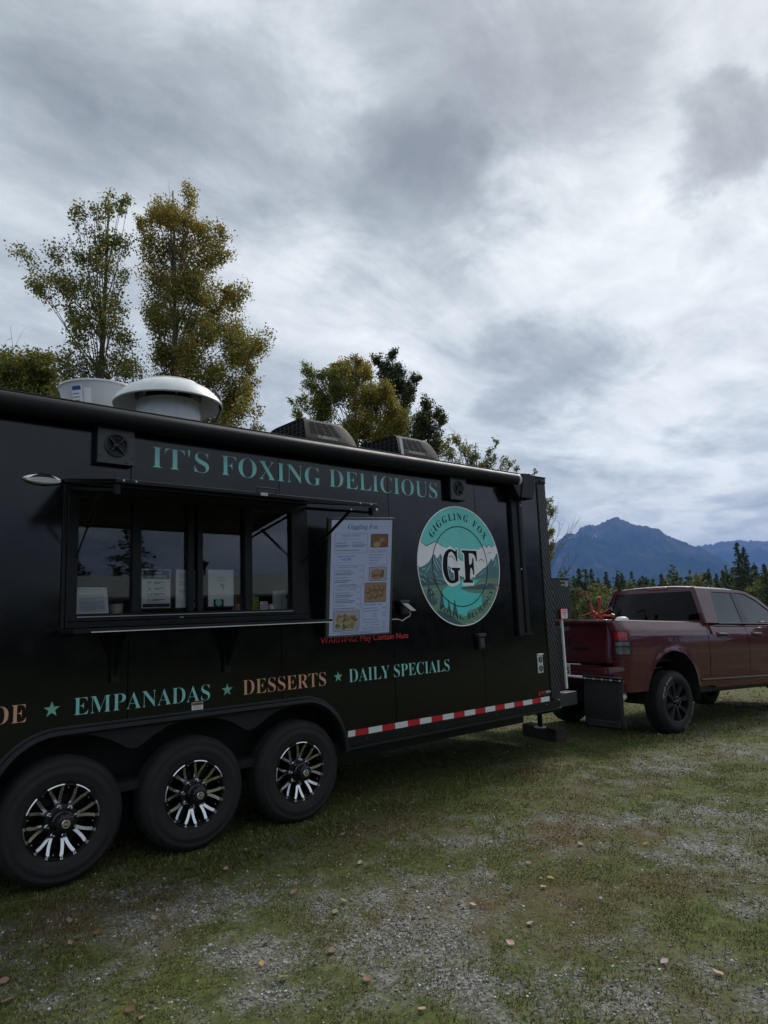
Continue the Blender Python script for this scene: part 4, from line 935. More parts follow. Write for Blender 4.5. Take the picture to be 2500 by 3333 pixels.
def ac_unit(x0):
    y0, y1, z0, zt = .75, 1.47, 3.13, 3.552; L_ = .72
    def sec(x):          # half outline of a cross-section at x: list of (y,z)
        t_ = (x-x0)/L_
        k_ = 1.0 if t_ < .5 else math.sqrt(max(0, 1-((t_-.5)/.52)**2.6))
        zz = z0+(zt-z0)*max(.12, k_); ins = .035*(1-k_)
        sl = .045
        return [(y0+ins, z0), (y0+ins, z0+.195*min(1, k_+.1)), (y0+ins+.010, z0+.21*min(1, k_+.1)), (y0+ins+sl, zz-.04), (y0+ins+sl+.03, zz-.008), (y0+ins+.18, zz), (y1-.18, zz), (y1-sl-.03, zz-.008), (y1-sl, zz-.04), (y1-.01, z0+.15), (y1, z0)]
    xs_ = [x0+L_*t_ for t_ in (0, .02, .3, .5, .6, .7, .78, .85, .91, .96, .99, 1.0)]
    mb_ = MB(); mb_.grid([[(x, y, z) for y, z in sec(x)] for x in xs_])
    ac = mb_.build('air_conditioner', M['greysteel_ac'], TR, smooth=True, auto=38)
    q = sec(x0); mb_ = MB(); mb_.add([(x0+.012, y, z) for y, z in q], [tuple(range(len(q)))]); mb_.build('coil_panel', M['matte'], ac)
    fr = MB(); zt_ = zt-.03
    for k in range(9):
        z = z0+.04+k*.045
        fr.box(x0+.002, x0+.010, y0+.05, y1-.05, z, z+.006)
    fr.build('coil_fins', M['greysteel_ac'], ac)
    for k in range(8):
        y = y0+.09+k*.075; zz = [(x0-.002, y+.006*math.sin(j*1.4), z0+.03+.38*j/10) for j in range(11)]
        MB().tube(zz, .006, 5).build('coil_guard', M['satin'], ac)
    # sloped grille of slots on the near side, with the vent row and the name below
    def on(a, z, o=.003):
        q = sec(x0+a); y = float(np.interp(z, [p_[1] for p_ in q[1:5]], [p_[0] for p_ in q[1:5]]))-o; return (x0+a, y, z)
    for r_ in range(7):
        for c_ in range(4):
            z_0 = 3.388+r_*.0185; z_1 = z_0+.0125; sh_ = (6-r_)*.012
            a0 = .06+.075*c_+sh_*(c_/3); a1 = a0+.064+sh_/4
            MB().add([on(a0, z_0), on(a1, z_0), on(a1-.002, z_1), on(a0, z_1)], [(0, 1, 2, 3)]).build('grille_slot', M['matte'], ac)
    tx = MB(); fit_text(tx, 'FURRION', .15, .385, 3.346, .030, lambda a, b_: on(a, b_, .004), 0, 'sans', .016); tx.build('maker_name', M['lightgrey'], ac)
    for k in range(13):
        a0 = .09+k*.028; MB().add([on(a0, 3.272), on(a0+.013, 3.272), on(a0+.013, 3.318), on(a0, 3.318)], [(0, 1, 2, 3)]).build('vent_slot', M['matte'], ac)
    return ac
M['greysteel_ac'] = mat('ac_shell_plastic', (.013, .0135, .015), .6, var=.1, bump=.1, bscale=90, spec=.12)
ac_unit(3.81)
ac2 = ac_unit(5.045)
MB().add([(5.035, .745, 3.52), (5.075, .74, 3.51), (5.098, .735, 3.30), (5.06, .735, 3.29)], [(0, 1, 2, 3)]).build('wrapping_strip', M['white'], ac2)
MB().box(5.055, 5.12, .735, .74, 3.24, 3.29).build('wrapping_strip', M['lightgrey'], ac2)
# tongue, front cabinets, propane sign, jack
cb = MB().box(6.612, 7.395, .30, 2.2, 1.445, 1.925).build('front_cabinet', M['diamond'], TR, bevel=.006)
MB().box(6.612, 7.395, .296, 2.2, 1.926, 1.934).build('cabinet_lid', M['satin'], cb)
MB().box(7.18, 7.37, .290, .296, 1.895, 1.902).build('cabinet_strip', M['lightgrey'], cb)
tx = MB(); fit_text(tx, 'No Smoking', 7.205, 7.292, 1.845, .020, onwall(.2985), 0, 'sans', .01)
tx.lathe([(.029, 0), (.034, 0)], (7.325, .2985, 1.866), 'y', 28)
for a in (R(45), R(100), R(150)):
    tx.add([(7.325-.029*math.cos(a)-.003*math.sin(a), .2983, 1.866-.029*math.sin(a)+.003*math.cos(a)), (7.325+.029*math.cos(a)-.003*math.sin(a), .2983, 1.866+.029*math.sin(a)+.003*math.cos(a)), (7.325+.029*math.cos(a)+.003*math.sin(a), .2983, 1.866+.029*math.sin(a)-.003*math.cos(a)), (7.325-.029*math.cos(a)+.003*math.sin(a), .2983, 1.866-.029*math.sin(a)-.003*math.cos(a))], [(0, 1, 2, 3)])
tx.build('no_smoking_print', M['white'], cb)
MB().box(6.93, 7.09, .34, .40, 1.937, 1.985).build('hose_fitting', M['lightgrey'], cb, bevel=.006)
MB().box(6.612, 7.145, .302, 2.2, .60, 1.318).build('lower_cabinet', M['diamond'], TR, bevel=.006)
MB().box(6.612, 7.15, .298, 2.2, 1.320, 1.328).build('cabinet_lid', M['satin'], TR)
po = MB().box(7.148, 7.178, .285, .315, .62, 1.445).build('sign_post', M['alu'], TR, bevel=.004)
MB().box(7.122, 7.258, .270, .284, 1.440, 1.567).build('propane_sign', M['redv'], TR)
sg = MB(); sg.flat([(7.128, 1.450), (7.252, 1.450), (7.252, 1.555), (7.128, 1.555)], .2685, 0); sg.flat([(7.140, 1.512), (7.240, 1.512), (7.240, 1.546), (7.140, 1.546)], .2675, 1)
center_text(sg, 'DANGER', 7.19, 1.520, .019, onwall(.2668), 0, 'sans', .02, .85); center_text(sg, 'PROPANE', 7.19, 1.492, .013, onwall(.2668), 2, 'sans', .02, .9)
for k, s in enumerate(('NO SMOKING', 'OR OPEN FLAME')): center_text(sg, s, 7.19, 1.477-k*.014, .008, onwall(.2668), 2, 'sans', .01, .8)
sg.build('sign_print', [M['paper'], M['redv'], M['ink']], TR)
MB().box(6.62, 7.368, .30, 2.2, .418, .574).build('tongue_box', M['greysteel'], TR, bevel=.006)
MB().add([(6.6, .45, .36), (6.6, .55, .36), (8.1, 1.22, .36), (8.1, 1.16, .36), (6.6, .45, .48), (6.6, .55, .48), (8.1, 1.22, .48), (8.1, 1.16, .48)], [(0, 1, 2, 3), (4, 7, 6, 5), (0, 4, 5, 1), (1, 5, 6, 2), (2, 6, 7, 3), (3, 7, 4, 0)]).build('tongue', M['frame'], TR)
MB().add([(6.6, 2.0, .36), (6.6, 2.1, .36), (8.1, 1.38, .36), (8.1, 1.32, .36), (6.6, 2.0, .48), (6.6, 2.1, .48), (8.1, 1.38, .48), (8.1, 1.32, .48)], [(0, 1, 2, 3), (4, 7, 6, 5), (0, 4, 5, 1), (1, 5, 6, 2), (2, 6, 7, 3), (3, 7, 4, 0)]).build('tongue', M['frame'], TR)
MB().box(8.05, 8.42, 1.22, 1.32, .38, .47).build('coupler', M['frame'], TR, bevel=.02)
jz = gz1(7.52, 1.0)+.155
MB().tube([(7.50, .98, jz+.012), (7.50, .98, .42)], .032, 14).build('jack_tube', M['frame'], TR, smooth=True)
MB().lathe([(0, .012), (.075, .012), (.08, 0)], (7.50, .98, jz), 'z', 20).build('jack_foot', M['galv'], TR)
MB().box(7.05, 7.50, .66, 1.05, .30, .40).build('jack_mount', M['frame'], TR)
# ------------------------------------------------------------------ pickup truck (x forward, y left, z up in its own frame; u = x, v = right = -y)
TK = empty('pickup_truck', (9.356, 0.976, -0.147), (0, 0.04, -0.086), local=True)
tag(TK, 'maroon crew cab pickup truck hitched in front of the trailer', 'pickup truck')
def vw(w):          # half width of the body at height w
    return float(np.interp(w, [.50, .62, .80, 1.0, 1.18, 1.30, 1.36, 1.41, 1.46, 1.49], [.945, .955, .972, .984, .985, .978, .962, .925, .892, .868]))
AU, AW, AR = -.07, .47, .615      # rear arch centre and radius
AU2 = 3.75
def low(u):
    for a in (AU, AU2):
        d = abs(u-a)
        if d < AR: return max(.58, AW+math.sqrt(AR*AR-d*d))
    return .58 if u < 1.0 else .545
def bulge(u, w):
    r = min(math.hypot(u-AU, w-AW), math.hypot(u-AU2, w-AW))
    return .014*math.exp(-((r-AR)/.05)**2)
def side_panel(name, plan, top, mtl, sgn, rows=14, lowf=None, solid=.02):
    """plan: list of (u, dv); top: function of u"""
    mb = MB(); cols = []
    for u, dv in plan:
        z0 = (lowf or low)(u); z1 = top(u); col = []
        for k in range(rows+1):
            t_ = k/rows; w = z0+(z1-z0)*t_; v = vw(w)+bulge(u, w)+dv; col.append((u, -sgn*v, w))
        cols.append(col)
    mb.grid(cols)
    return mb.build(name, mtl, TK, smooth=True, auto=50)
bed_plan = [(-1.165, -.17), (-1.16, -.12), (-1.145, -.07), (-1.12, -.035), (-1.075, -.012), (-1.02, 0)]+[(u, 0) for u in np.linspace(-.96, .845, 52)]
for sgn in (1, -1):
    side_panel('bed_side', bed_plan, lambda u: 1.49-.012*(u+1.16), M['maroon'], sgn, 18)
    bt = MB(); bt.grid([[(u, -sgn*(vw(1.49)+dv+.004), 1.493-.012*(u+1.16)) for u, dv in bed_plan[3:]], [(u, -sgn*(vw(1.49)-.03), 1.503-.012*(u+1.16)) for u, dv in bed_plan[3:]], [(u, -sgn*.77, 1.495-.012*(u+1.16)) for u, dv in bed_plan[3:]], [(u, -sgn*.765, .98) for u, dv in bed_plan[3:]]])
    bt.build('bed_rail_cap', M['satin'], TK, smooth=True, auto=40)
    side_panel('rear_door', [(u, 0) for u in np.linspace(.858, 1.966, 30)], lambda u: 1.462, M['maroon'], sgn)
    side_panel('front_door', [(u, 0) for u in np.linspace(1.978, 3.03, 26)], lambda u: 1.455, M['maroon'], sgn)
    side_panel('front_fender', [(u, -.0*u) for u in np.linspace(3.042, 4.55, 44)]+[(4.66, -.02), (4.74, -.06), (4.78, -.14)], lambda u: 1.44-.05*max(0, u-3.04), M['maroon'], sgn)
    rk = MB(); rk.grid([[(u, -sgn*(.952), .5785 if u < .85 else .5435) for u in np.linspace(.50, 3.12, 12)], [(u, -sgn*.94, .50) for u in np.linspace(.50, 3.12, 12)], [(u, -sgn*.80, .47) for u in np.linspace(.50, 3.12, 12)]])
    rk.build('rocker_panel', M['satin'], TK)
    MB().grid([[(u, -sgn*(vw(.66)+.004), .69-.02*u*0.5) for u in np.linspace(.62, 3.1, 20)], [(u, -sgn*(vw(.66)+.016), .672-.02*u*.5) for u in np.linspace(.62, 3.1, 20)], [(u, -sgn*(vw(.64)+.004), .655-.02*u*.5) for u in np.linspace(.62, 3.1, 20)]]).build('side_moulding', M['maroonp'], TK, smooth=True)
    for u0 in (1.09, 2.10):
        hd = MB(); v0 = vw(1.30)
        hd.grid([[(u0+.31*q+0*s_, -sgn*(v0+.004+.042*math.sin(PI*q)**.5*math.sin(PI*t_)), 1.272+.055*t_) for q in np.linspace(0, 1, 11)] for t_ in np.linspace(0, 1, 6) for s_ in (0,)])
        hd.build('door_handle', M['maroonp'], TK, smooth=True)
        MB().grid([[(u0-.0+.31*q, -sgn*(v0+.002), 1.262+.07*t_) for q in np.linspace(0, 1, 5)] for t_ in (0, 1)]).build('handle_recess', M['rim'], TK)
    # arch liner
    for a in (AU, AU2):
        ln = MB(); ln.grid([[(a+AR*math.cos(q)*.995, -sgn*(.955+bulge(a+AR*math.cos(q), AW+AR*math.sin(q))), AW+AR*math.sin(q)*.995) for q in np.linspace(-.1, PI+.1, 26)], [(a+AR*.97*math.cos(q), -sgn*.60, AW+AR*.97*math.sin(q)) for q in np.linspace(-.1, PI+.1, 26)]])
        ln.build('arch_liner', M['matte'], TK)
# bed box, tailgate, bumper
MB().box(-1.12, .84, -.765, .765, .93, .965).build('bed_floor', M['satin'], TK)
MB().box(.80, .84, -.86, .86, .965, 1.485).build('bed_front_wall', M['maroonp'], TK)
tg = MB(); tw = [.925, .95, 1.05, 1.25, 1.38, 1.43, 1.45, 1.478, 1.50, 1.505]; tu = [-1.165, -1.172, -1.170, -1.163, -1.158, -1.160, -1.185, -1.192, -1.18, -1.10]
tg.grid([[(u, v, w+.012*(1-(v/.8)**2)*(w > 1.4)) for v in np.linspace(-.80, .80, 13)] for u, w in zip(tu, tw)])
tgo = tg.build('tailgate', M['maroon'], TK, smooth=True, solid=.03, auto=40)
MB().box(-1.178, -1.170, -.12, .12, 1.17, 1.27).build('tailgate_badge', M['rim'], tgo, bevel=.01)
MB().box(-1.182, -1.172, -.42, -.16, 1.12, 1.16).build('tailgate_handle', M['satin'], tgo, bevel=.008)
for sgn in (1, -1):
    tl = MB()
    def tpatch(name, p0, p1, w0, w1, off, mtl, parent):
        pl = MB(); cs = []
        for q in np.linspace(p0, p1, 9):
            u = float(np.interp(q, [0, .25, .5, .7, .85, 1.0], [-1.163, -1.159, -1.145, -1.12, -1.075, -.985])); dv = float(np.interp(q, [0, .25, .5, .7, .85, 1.0], [-.15, -.11, -.07, -.035, -.012, 0]))
            cs.append([(u-off*(1-q), -sgn*(vw(w)+dv+off*q+.001), w) for w in np.linspace(w0, w1, 6)])
        pl.grid(cs); return pl.build(name, mtl, parent, smooth=True)
    bz = tpatch('tail_light', .02, .98, 1.025, 1.375, .004, M['maroonp'], TK)
    tpatch('light_bezel', .10, .93, 1.045, 1.352, .008, M['rim'], bz)
    tpatch('red_lens', .15, .86, 1.236, 1.342, .014, M['redlens'], bz)
    tpatch('amber_lens', .16, .90, 1.165, 1.218, .014, M['whitelens'], bz)
    tpatch('reverse_lens', .17, .90, 1.060, 1.150, .014, M['whitelens'], bz)
bmp = MB(); bv = [-.96, -.93, -.80, -.5, 0, .5, .80, .93, .96]; bu = [-1.0, -1.16, -1.27, -1.30, -1.30, -1.30, -1.27, -1.16, -1.0]
bmp.grid([[(u+o, v*k_, w) for u, v in zip(bu, bv)] for w, o, k_ in ((.905, .05, .985), (.90, .0, 1.0), (.86, -.012, 1.005), (.70, -.006, 1.005), (.66, .03, 1.0), (.635, .09, .98))])
bo = bmp.build('rear_bumper', M['maroon'], TK, smooth=True, solid=.01, auto=40)
MB().box(-1.29, -1.14, -.62, .62, .888, .913).build('bumper_step', M['satin'], bo, bevel=.006)
MB().box(-1.325, -1.305, -.20, .20, .64, .86).build('plate_recess', M['matte'], bo)
lp = MB(); PV = .12
lp.box(-1.338, -1.330, -.25, .06, .775, .925)
lpo = lp.build('license_plate', M['paper'], bo)
tx = MB(); fit_text(tx, '395', .0, .145, .80, .085, lambda a, b_: (-1.340, .06-.16-a, b_), 0, 'sans', .03); tx.build('plate_characters', M['ink'], lpo)
tx = MB(); tx.box(-1.3395, -1.3385, -.25, .06, .905, .925); tx.build('plate_band', M['alu'], lpo)
MB().tube([(-1.05, -.84, .53), (-1.22, -.90, .52)], .055, 18, caps=False).build('exhaust_pipe', M['galv'], TK, smooth=True)
MB().box(-1.75, -1.2, -.04, .04, .46, .54).build('hitch_bar', M['frame'], TK)
# hitch-mounted mud flaps
MB().tube([(-1.56, .95, .80), (-1.56, -1.20, .775)], .016, 10).build('flap_bar', M['alu'], TK, smooth=True)
for sgn in (1, -1):
    c0, c1 = (.655, 1.232)
    fl = MB(); rows = []
    for k in range(9):
        t_ = k/8; w = .795-.60*t_
        rows.append([(-1.56-.03*math.sin(PI*t_)+.008*math.sin(3*q+t_*4), -sgn*(c0+(c1-c0)*q-.03*t_*(q > .5)*0), w-.018*q*sgn*(1 if sgn > 0 else -1)) for q in np.linspace(0, 1, 9)])
    fl.grid(rows); fo_ = fl.build('mud_flap', M['flap'] if 'flap' in M else mat('flap_rubber', (.020, .021, .022), .75, var=.2, bump=.2), TK, smooth=True, solid=.012)
    MB().tube([(-1.575, -sgn*c0, .797), (-1.575, -sgn*c1, .782)], .018, 8).build('flap_holder', M['satin'], fo_)
    for k in range(5):
        q = .06+.22*k; MB().lathe([(0, -.012), (.012, -.008), (.013, .004)], (-1.585, -sgn*(c0+(c1-c0)*q), .775-.014*q), 'x', 10).build('flap_bolt', M['galv'], fo_)
    if sgn == 1:
        MB().box(-1.596, -1.588, -(c0+.52), -(c0+.04), .215, .285).build('flap_band', M['greysteel'], fo_, bevel=.003)
        tx = MB(); fit_text(tx, 'ROCK TAMERS', c0+.065, c0+.495, .232, .036, lambda a, b_: (-1.598, -a, b_), 0, 'sans', .01); tx.build('flap_lettering', M['rim'], fo_)
# cab
def cv_(w): return .945-(w-1.455)/(1.97-1.455)*.215
def cabp(u, w, sgn, o=0.0): return (u, -sgn*(cv_(w)+o), w)
for sgn in (1, -1):
    def piece(name, poly, mtl, o=0.0, th=.03):
        return MB().prism(poly, lambda a, b_: cabp(a, b_, sgn, o), lambda a, b_: cabp(a, b_, sgn, o-th)).build(name, mtl, TK, bevel=.004)
    piece('corner_pillar', [(0.905, 1.463), (1.215, 1.463), (1.26, 1.569), (1.4, 1.907), (1.45, 1.940), (1.45, 1.989), (1.035, 1.989), (1.02, 1.940), (0.94, 1.613)], M['maroon'])
    piece('roof_rail', [(1.451, 1.939), (2.3, 1.939), (2.45, 1.924), (2.45, 1.973), (2.3, 1.988), (1.451, 1.989)], M['maroon'])
    piece('centre_pillar', [(1.93, 1.463), (2.125, 1.463), (2.15, 1.938), (2.015, 1.938)], M['rim'], -.004)
    piece('windscreen_pillar', [(2.451, 1.924), (2.7, 1.831), (2.98, 1.662), (3.25, 1.468), (3.36, 1.468), (3.05, 1.689), (2.76, 1.880), (2.451, 1.973)], M['maroon'])
    piece('rear_window', [(1.216, 1.470), (1.93, 1.467), (2.014, 1.937), (1.46, 1.937), (1.41, 1.909), (1.265, 1.569)], M['tglass'], -.012, .006)
    piece('front_window', [(2.126, 1.466), (3.245, 1.469), (2.975, 1.662), (2.7, 1.829), (2.45, 1.923), (2.3, 1.938), (2.151, 1.938)], M['tglass2'] if 'tglass2' in M else M['tglass'], -.012, .006)
    MB().grid([[cabp(u, 1.470, sgn, .006) for u in np.linspace(1.215, 3.2, 12)], [cabp(u, 1.458, sgn, .014) for u in np.linspace(1.215, 3.2, 12)]]).build('belt_strip', M['rim'], TK)
    mr_ = MB(); mr_.lathe([(0, 0), (.7, .1), (1, .45), (1, .8), (.85, 1)], (0, 0, 0), 'x', 16); mr_.v = [(2.95+v[0]*.14, -sgn*1.16+v[1]*.14, 1.53+v[2]*.17) for v in mr_.v]; mr_.build('side_mirror', M['rim'], TK, smooth=True)
    MB().tube([(3.0, -sgn*.93, 1.50), (3.0, -sgn*1.06, 1.52)], .025, 8).build('mirror_arm', M['rim'], TK)
us = [1.035, 1.06, 1.12, 1.3, 1.6, 1.9, 2.15, 2.30, 2.42, 2.50]
def roofz(u, q):
    dr = .02*max(0, (1.10-u)/.065)+max(0, (u-2.05)/.45)**2*.055
    return float(np.interp(abs(q), [0, .5, .78, .9, 1], [2.047, 2.040, 2.027, 2.010, 1.986]))-dr
rfm = MB(); rfm.grid([[(u, q*.722, roofz(u, q)) for q in np.linspace(-1, 1, 19)] for u in us]); rfm.build('roof', M['maroon'], TK, smooth=True, solid=.015)
def cr(v, w):       # rear face of the cab, gently curved in plan
    return (.93+(w-1.46)/(1.94-1.46)*.085+.05*(abs(v)/.9)**3*0.6, v, w)
vs_ = np.linspace(-1, 1, 17)
def rearstrip(name, w0, w1, f0, f1, mtl, o=0.0, par=None, n_=3):
    mb = MB(); rows = []
    for w in np.linspace(w0, w1, n_):
        hv = cv_(w)-.006; rows.append([(cr(v, w)[0]-o, v, w) for v in np.linspace(f0*hv, f1*hv, 13)])
    mb.grid(rows); return mb.build(name, mtl, par or TK, smooth=True)
rearstrip('cab_back', 1.30, 1.505, -1, 1, M['maroon']); rearstrip('cab_header', 1.945, 2.006, -1, 1, M['maroon'])
rearstrip('back_pillar', 1.505, 1.945, -1, -.90, M['maroon']); rearstrip('back_pillar', 1.505, 1.945, .90, 1, M['maroon'])
rearstrip('window_seal', 1.500, 1.95, -.905, .905, M['rim'], -.004)
rearstrip('back_window', 1.512, 1.94, -.89, .89, M['backglass'] if 'backglass' in M else glass_mat('back_glass', (.03, .032, .032), 1.28), .003, n_=6)
cm = MB().box(1.005, 1.045, -.27, .075, 1.985, 2.026).build('brake_light', M['redlens'], TK, bevel=.008)
for v in (-.20, .0): MB().box(1.001, 1.0045, v-.045, v+.03, 1.992, 2.020).build('cargo_lamp', M['whitelens'], cm)
MB().box(1.4, 1.46, -.03, .03, 2.043, 2.06).build('roof_antenna', M['rim'], TK, bevel=.01)
# cabin inside, windscreen, front end
MB().box(1.0, 3.3, -.80, .80, .9, 1.40).build('cabin_floor', M['matte'], TK)
for v in (-.42, .42):
    for u in (1.35, 2.35): MB().box(u, u+.14, v-.26, v+.26, 1.2, 1.72).build('seat_back', M['matte'], TK, bevel=.04)
ws_ = MB(); ws_.grid([[(2.47+.03*(1-q*q), q*.70, 1.965+.02*(1-q*q)) for q in np.linspace(-1, 1, 9)], [(3.36+.10*(1-q*q), q*.92, 1.46) for q in np.linspace(-1, 1, 9)]]); ws_.build('windscreen', M['tglass'], TK, smooth=True)
hd = MB(); hd.grid([[(u, q*(.90-.02*max(0, u-4.2)), 1.445-.05*(u-3.3)+.05*(1-q*q)-.10*max(0, (u-4.55)/.25)**2) for q in np.linspace(-1, 1, 11)] for u in (3.34, 3.6, 4.0, 4.4, 4.6, 4.72, 4.80)]); hd.build('hood', M['maroon'], TK, smooth=True, solid=.02)
MB().box(4.72, 4.84, -.80, .80, .85, 1.28).build('grille', M['rim'], TK, bevel=.03)
MB().box(4.74, 4.96, -.95, .95, .55, .84).build('front_bumper', M['maroon'], TK, bevel=.04)
for v in (-.84, .84): MB().box(4.70, 4.80, v-.11, v+.11, 1.02, 1.26).build('headlight', M['whitelens'], TK, bevel=.03)
MB().box(-1.05, 4.6, -.45, .45, .42, .72).build('truck_frame', M['frame'], TK)
# wheels
def truck_wheel(u, sgn):
    w = link_obj('wheel', None, TK); w.location = (u, -sgn*.985, .405); ORG[w] = (0, 0, 0)
    w.rotation_euler = (0, 0, 0 if sgn > 0 else PI)
    R_ = .408
    prof = [(.262, .03), (.268, .012), (.29, .0), (.325, -.008), (.352, -.004), (.375, .010), (.392, .03), (.402, .05), (R_, .075), (R_, .225), (.395, .25), (.35, .285), (.262, .27)]
    MB().lathe(prof, (0, 0, 0), 'y', 72).build('tyre', M['rubber'], w, smooth=True)
    tb = MB(); n_ = 46
    for k in range(n_):
        a = 2*PI*k/n_
        for y0, y1, off in ((.045, .105, 0), (.115, .16, .5), (.17, .235, 0)):
            aa = a+off*2*PI/n_; d = .045
            c_, s_ = math.cos, math.sin
            r0 = R_-.004 if y0 > .05 else R_-.012; r1 = R_+.007
            vs = [(r0*c_(aa-d), y0, r0*s_(aa-d)), (r0*c_(aa+d), y0, r0*s_(aa+d)), (r0*c_(aa+d), y1, r0*s_(aa+d)), (r0*c_(aa-d), y1, r0*s_(aa-d))]
            vs += [(r1*c_(aa-d*.85), y0+.006, r1*s_(aa-d*.85)), (r1*c_(aa+d*.85), y0+.006, r1*s_(aa+d*.85)), (r1*c_(aa+d*.85), y1-.004, r1*s_(aa+d*.85)), (r1*c_(aa-d*.85), y1-.004, r1*s_(aa-d*.85))]
            tb.add(vs, [(4, 5, 6, 7), (0, 1, 5, 4), (1, 2, 6, 5), (2, 3, 7, 6), (3, 0, 4, 7)])
    to = tb.build('tread_blocks', M['rubber'], w); to['kind'] = 'stuff'
    MB().lathe([(.268, .012), (.262, .004), (.252, .008), (.246, .03), (.24, .12), (.05, .13), (0, .13)], (0, 0, 0), 'y', 56).build('rim_barrel', M['rim'], w, smooth=True, auto=40)
    for k in range(8):
        a = 2*PI*k/8+.2; sp = MB(); rows = []
        for r, hw, y in ((.06, .030, .03), (.12, .026, .024), (.2, .030, .016), (.25, .038, .014)):
            c_, s_ = math.cos(a), math.sin(a)
            rows.append([(r*c_-q*hw*s_, y+(.03 if abs(q) > 1 else 0), r*s_+q*hw*c_) for q in (-1.15, -.9, .9, 1.15)])
        sp.grid(rows); sp.build('spoke', M['satin'], w)
        la = a+PI/8; MB().lathe([(0, .004), (.009, .006), (.011, .035)], (.068*math.cos(la), 0, .068*math.sin(la)), 'y', 6).build('lug_nut', M['chrome'], w)
    MB().lathe([(0, .0), (.035, .002), (.042, .012), (.045, .04)], (0, 0, 0), 'y', 24).build('hub_cap', M['rim'], w, smooth=True)
    wl = MB()
    for k0, n2 in ((R(-70), 13), (R(110), 13)):
        for k in range(n2):
            if k in (6,): continue
            a = k0+k*.085; c_, s_ = math.cos(a), math.sin(a)
            for q0, q1, ra, rb in ((-.026, -.018, .332, .362), (.012, .020, .332, .362), (-.026, .02, .356, .362), (-.026, .02, .332, .338))[:(2+(k*7) % 3)]:
                wl.add([(ra*math.cos(a+q0), -.0095, ra*math.sin(a+q0)), (ra*math.cos(a+q1), -.0095, ra*math.sin(a+q1)), (rb*math.cos(a+q1), -.0065, rb*math.sin(a+q1)), (rb*math.cos(a+q0), -.0065, rb*math.sin(a+q0))], [(0, 1, 2, 3)])
    wl.build('sidewall_lettering', M['lightgrey'], w)
    return w
w0 = truck_wheel(-.05, 1)
for u, sgn in ((-.05, -1), (3.75, 1), (3.75, -1)):
    c = copy_tree(w0, TK); c.location = (u, -sgn*.985, .405); c.rotation_euler = (0, .6*u, 0) if sgn > 0 else (0, 0, PI)
MB().tube([(-.05, -.8, .41), (-.05, .8, .41)], .06, 10).build('rear_axle', M['frame'], TK)
# ------------------------------------------------------------------ menu screen on its arm
def tv_frame():
    yw_, tl_, ro_ = -.3252, .2173, .0154
    r = Vector((math.cos(yw_), math.sin(yw_), 0)); n0 = Vector((math.sin(yw_), -math.cos(yw_), 0)); u = Vector((0, 0, 1))
    u_ = math.cos(tl_)*u+math.sin(tl_)*n0; nn = math.cos(tl_)*n0-math.sin(tl_)*u
    rr = math.cos(ro_)*r+math.sin(ro_)*u_; uu = -math.sin(ro_)*r+math.cos(ro_)*u_
    return rr, uu, nn
RR, UU, NN = tv_frame()
kt = (4.74-.26)/(4.74-.12); TVC = Vector((3.7364*kt, -.26, 1.565+(1.8947-1.565)*kt)); TH = .9834*kt; TWD = TH*.5625
tv = empty('menu_screen', TVC); tag(tv, 'tall grey framed menu screen headed Giggling Fox beside the serving window', 'menu screen')
def tp(a, b_, o=0.0):       # a: 0..1 across, b_: 0..1 down, o out
    return TVC+RR*((a-.5)*TWD)+UU*((.5-b_)*TH)+NN*o
def tvm(a, b_, o): return tuple(TVC+RR*a+UU*b_+NN*o)
mb = MB(); bw_, hw_, hh_ = .030, TWD/2, TH/2
def bx3(mb, a0, a1, b0, b1, o0, o1, mi=0):
    mb.add([tvm(a0, b0, o0), tvm(a1, b0, o0), tvm(a1, b1, o0), tvm(a0, b1, o0), tvm(a0, b0, o1), tvm(a1, b0, o1), tvm(a1, b1, o1), tvm(a0, b1, o1)], [(0, 3, 2, 1), (4, 5, 6, 7), (0, 1, 5, 4), (1, 2, 6, 5), (2, 3, 7, 6), (3, 0, 4, 7)], mi)
bx3(mb, -hw_-bw_, -hw_, -hh_-bw_*.5, hh_+bw_*.6, -.045, .006); bx3(mb, hw_, hw_+.016, -hh_-bw_*.5, hh_+bw_*.6, -.045, .006)
bx3(mb, -hw_, hw_, hh_, hh_+bw_*.6, -.045, .006); bx3(mb, -hw_, hw_, -hh_-bw_*.5, -hh_, -.045, .006)
mb.build('frame', mat('screen_frame', (.060, .068, .062), .45), tv, bevel=.004)
mb = MB(); bx3(mb, -hw_-.008, hw_+.008, -hh_-.008, hh_+.008, -.044, -.012); mb.build('screen_back', M['rim'], tv)
mb = MB(); mb.tube([tvm(0, 0, -.045), (TVC.x+.03, -.02, TVC.z-.02)], .03, 8); mb.build('wall_arm', M['black'], tv)
def emi(nm, c, s=1.0): return mat('screen_'+nm, tuple(v*.25 for v in c), .35, var=.02, emit=c, estr=s)
ES = .36
smats = [emi('page', (.125, .155, .24), ES), emi('ink', (.006, .010, .022), ES), emi('grey', (.045, .055, .085), ES), emi('blue', (.01, .05, .22), ES), emi('brown', (.055, .034, .023), ES), emi('tan', (.090, .064, .046), ES), emi('green', (.030, .036, .016), ES), emi('dark', (.025, .022, .022), ES), emi('pale', (.10, .11, .14), ES), emi('olive', (.075, .065, .03), ES), emi('straw', (.10, .09, .06), ES), emi('red', (.07, .022, .02), ES)]
ds = MB(); dl = [0]
def dq(poly, mi, o=None):
    dl[0] += 1; oo = -.010+.00003*dl[0] if o is None else o
    ds.add([tuple(tp(a, b_, oo)) for a, b_ in poly], [tuple(range(len(poly)))], mi)
def drect(a0, b0, a1, b1, mi): dq([(a0, b1), (a1, b1), (a1, b0), (a0, b0)], mi)
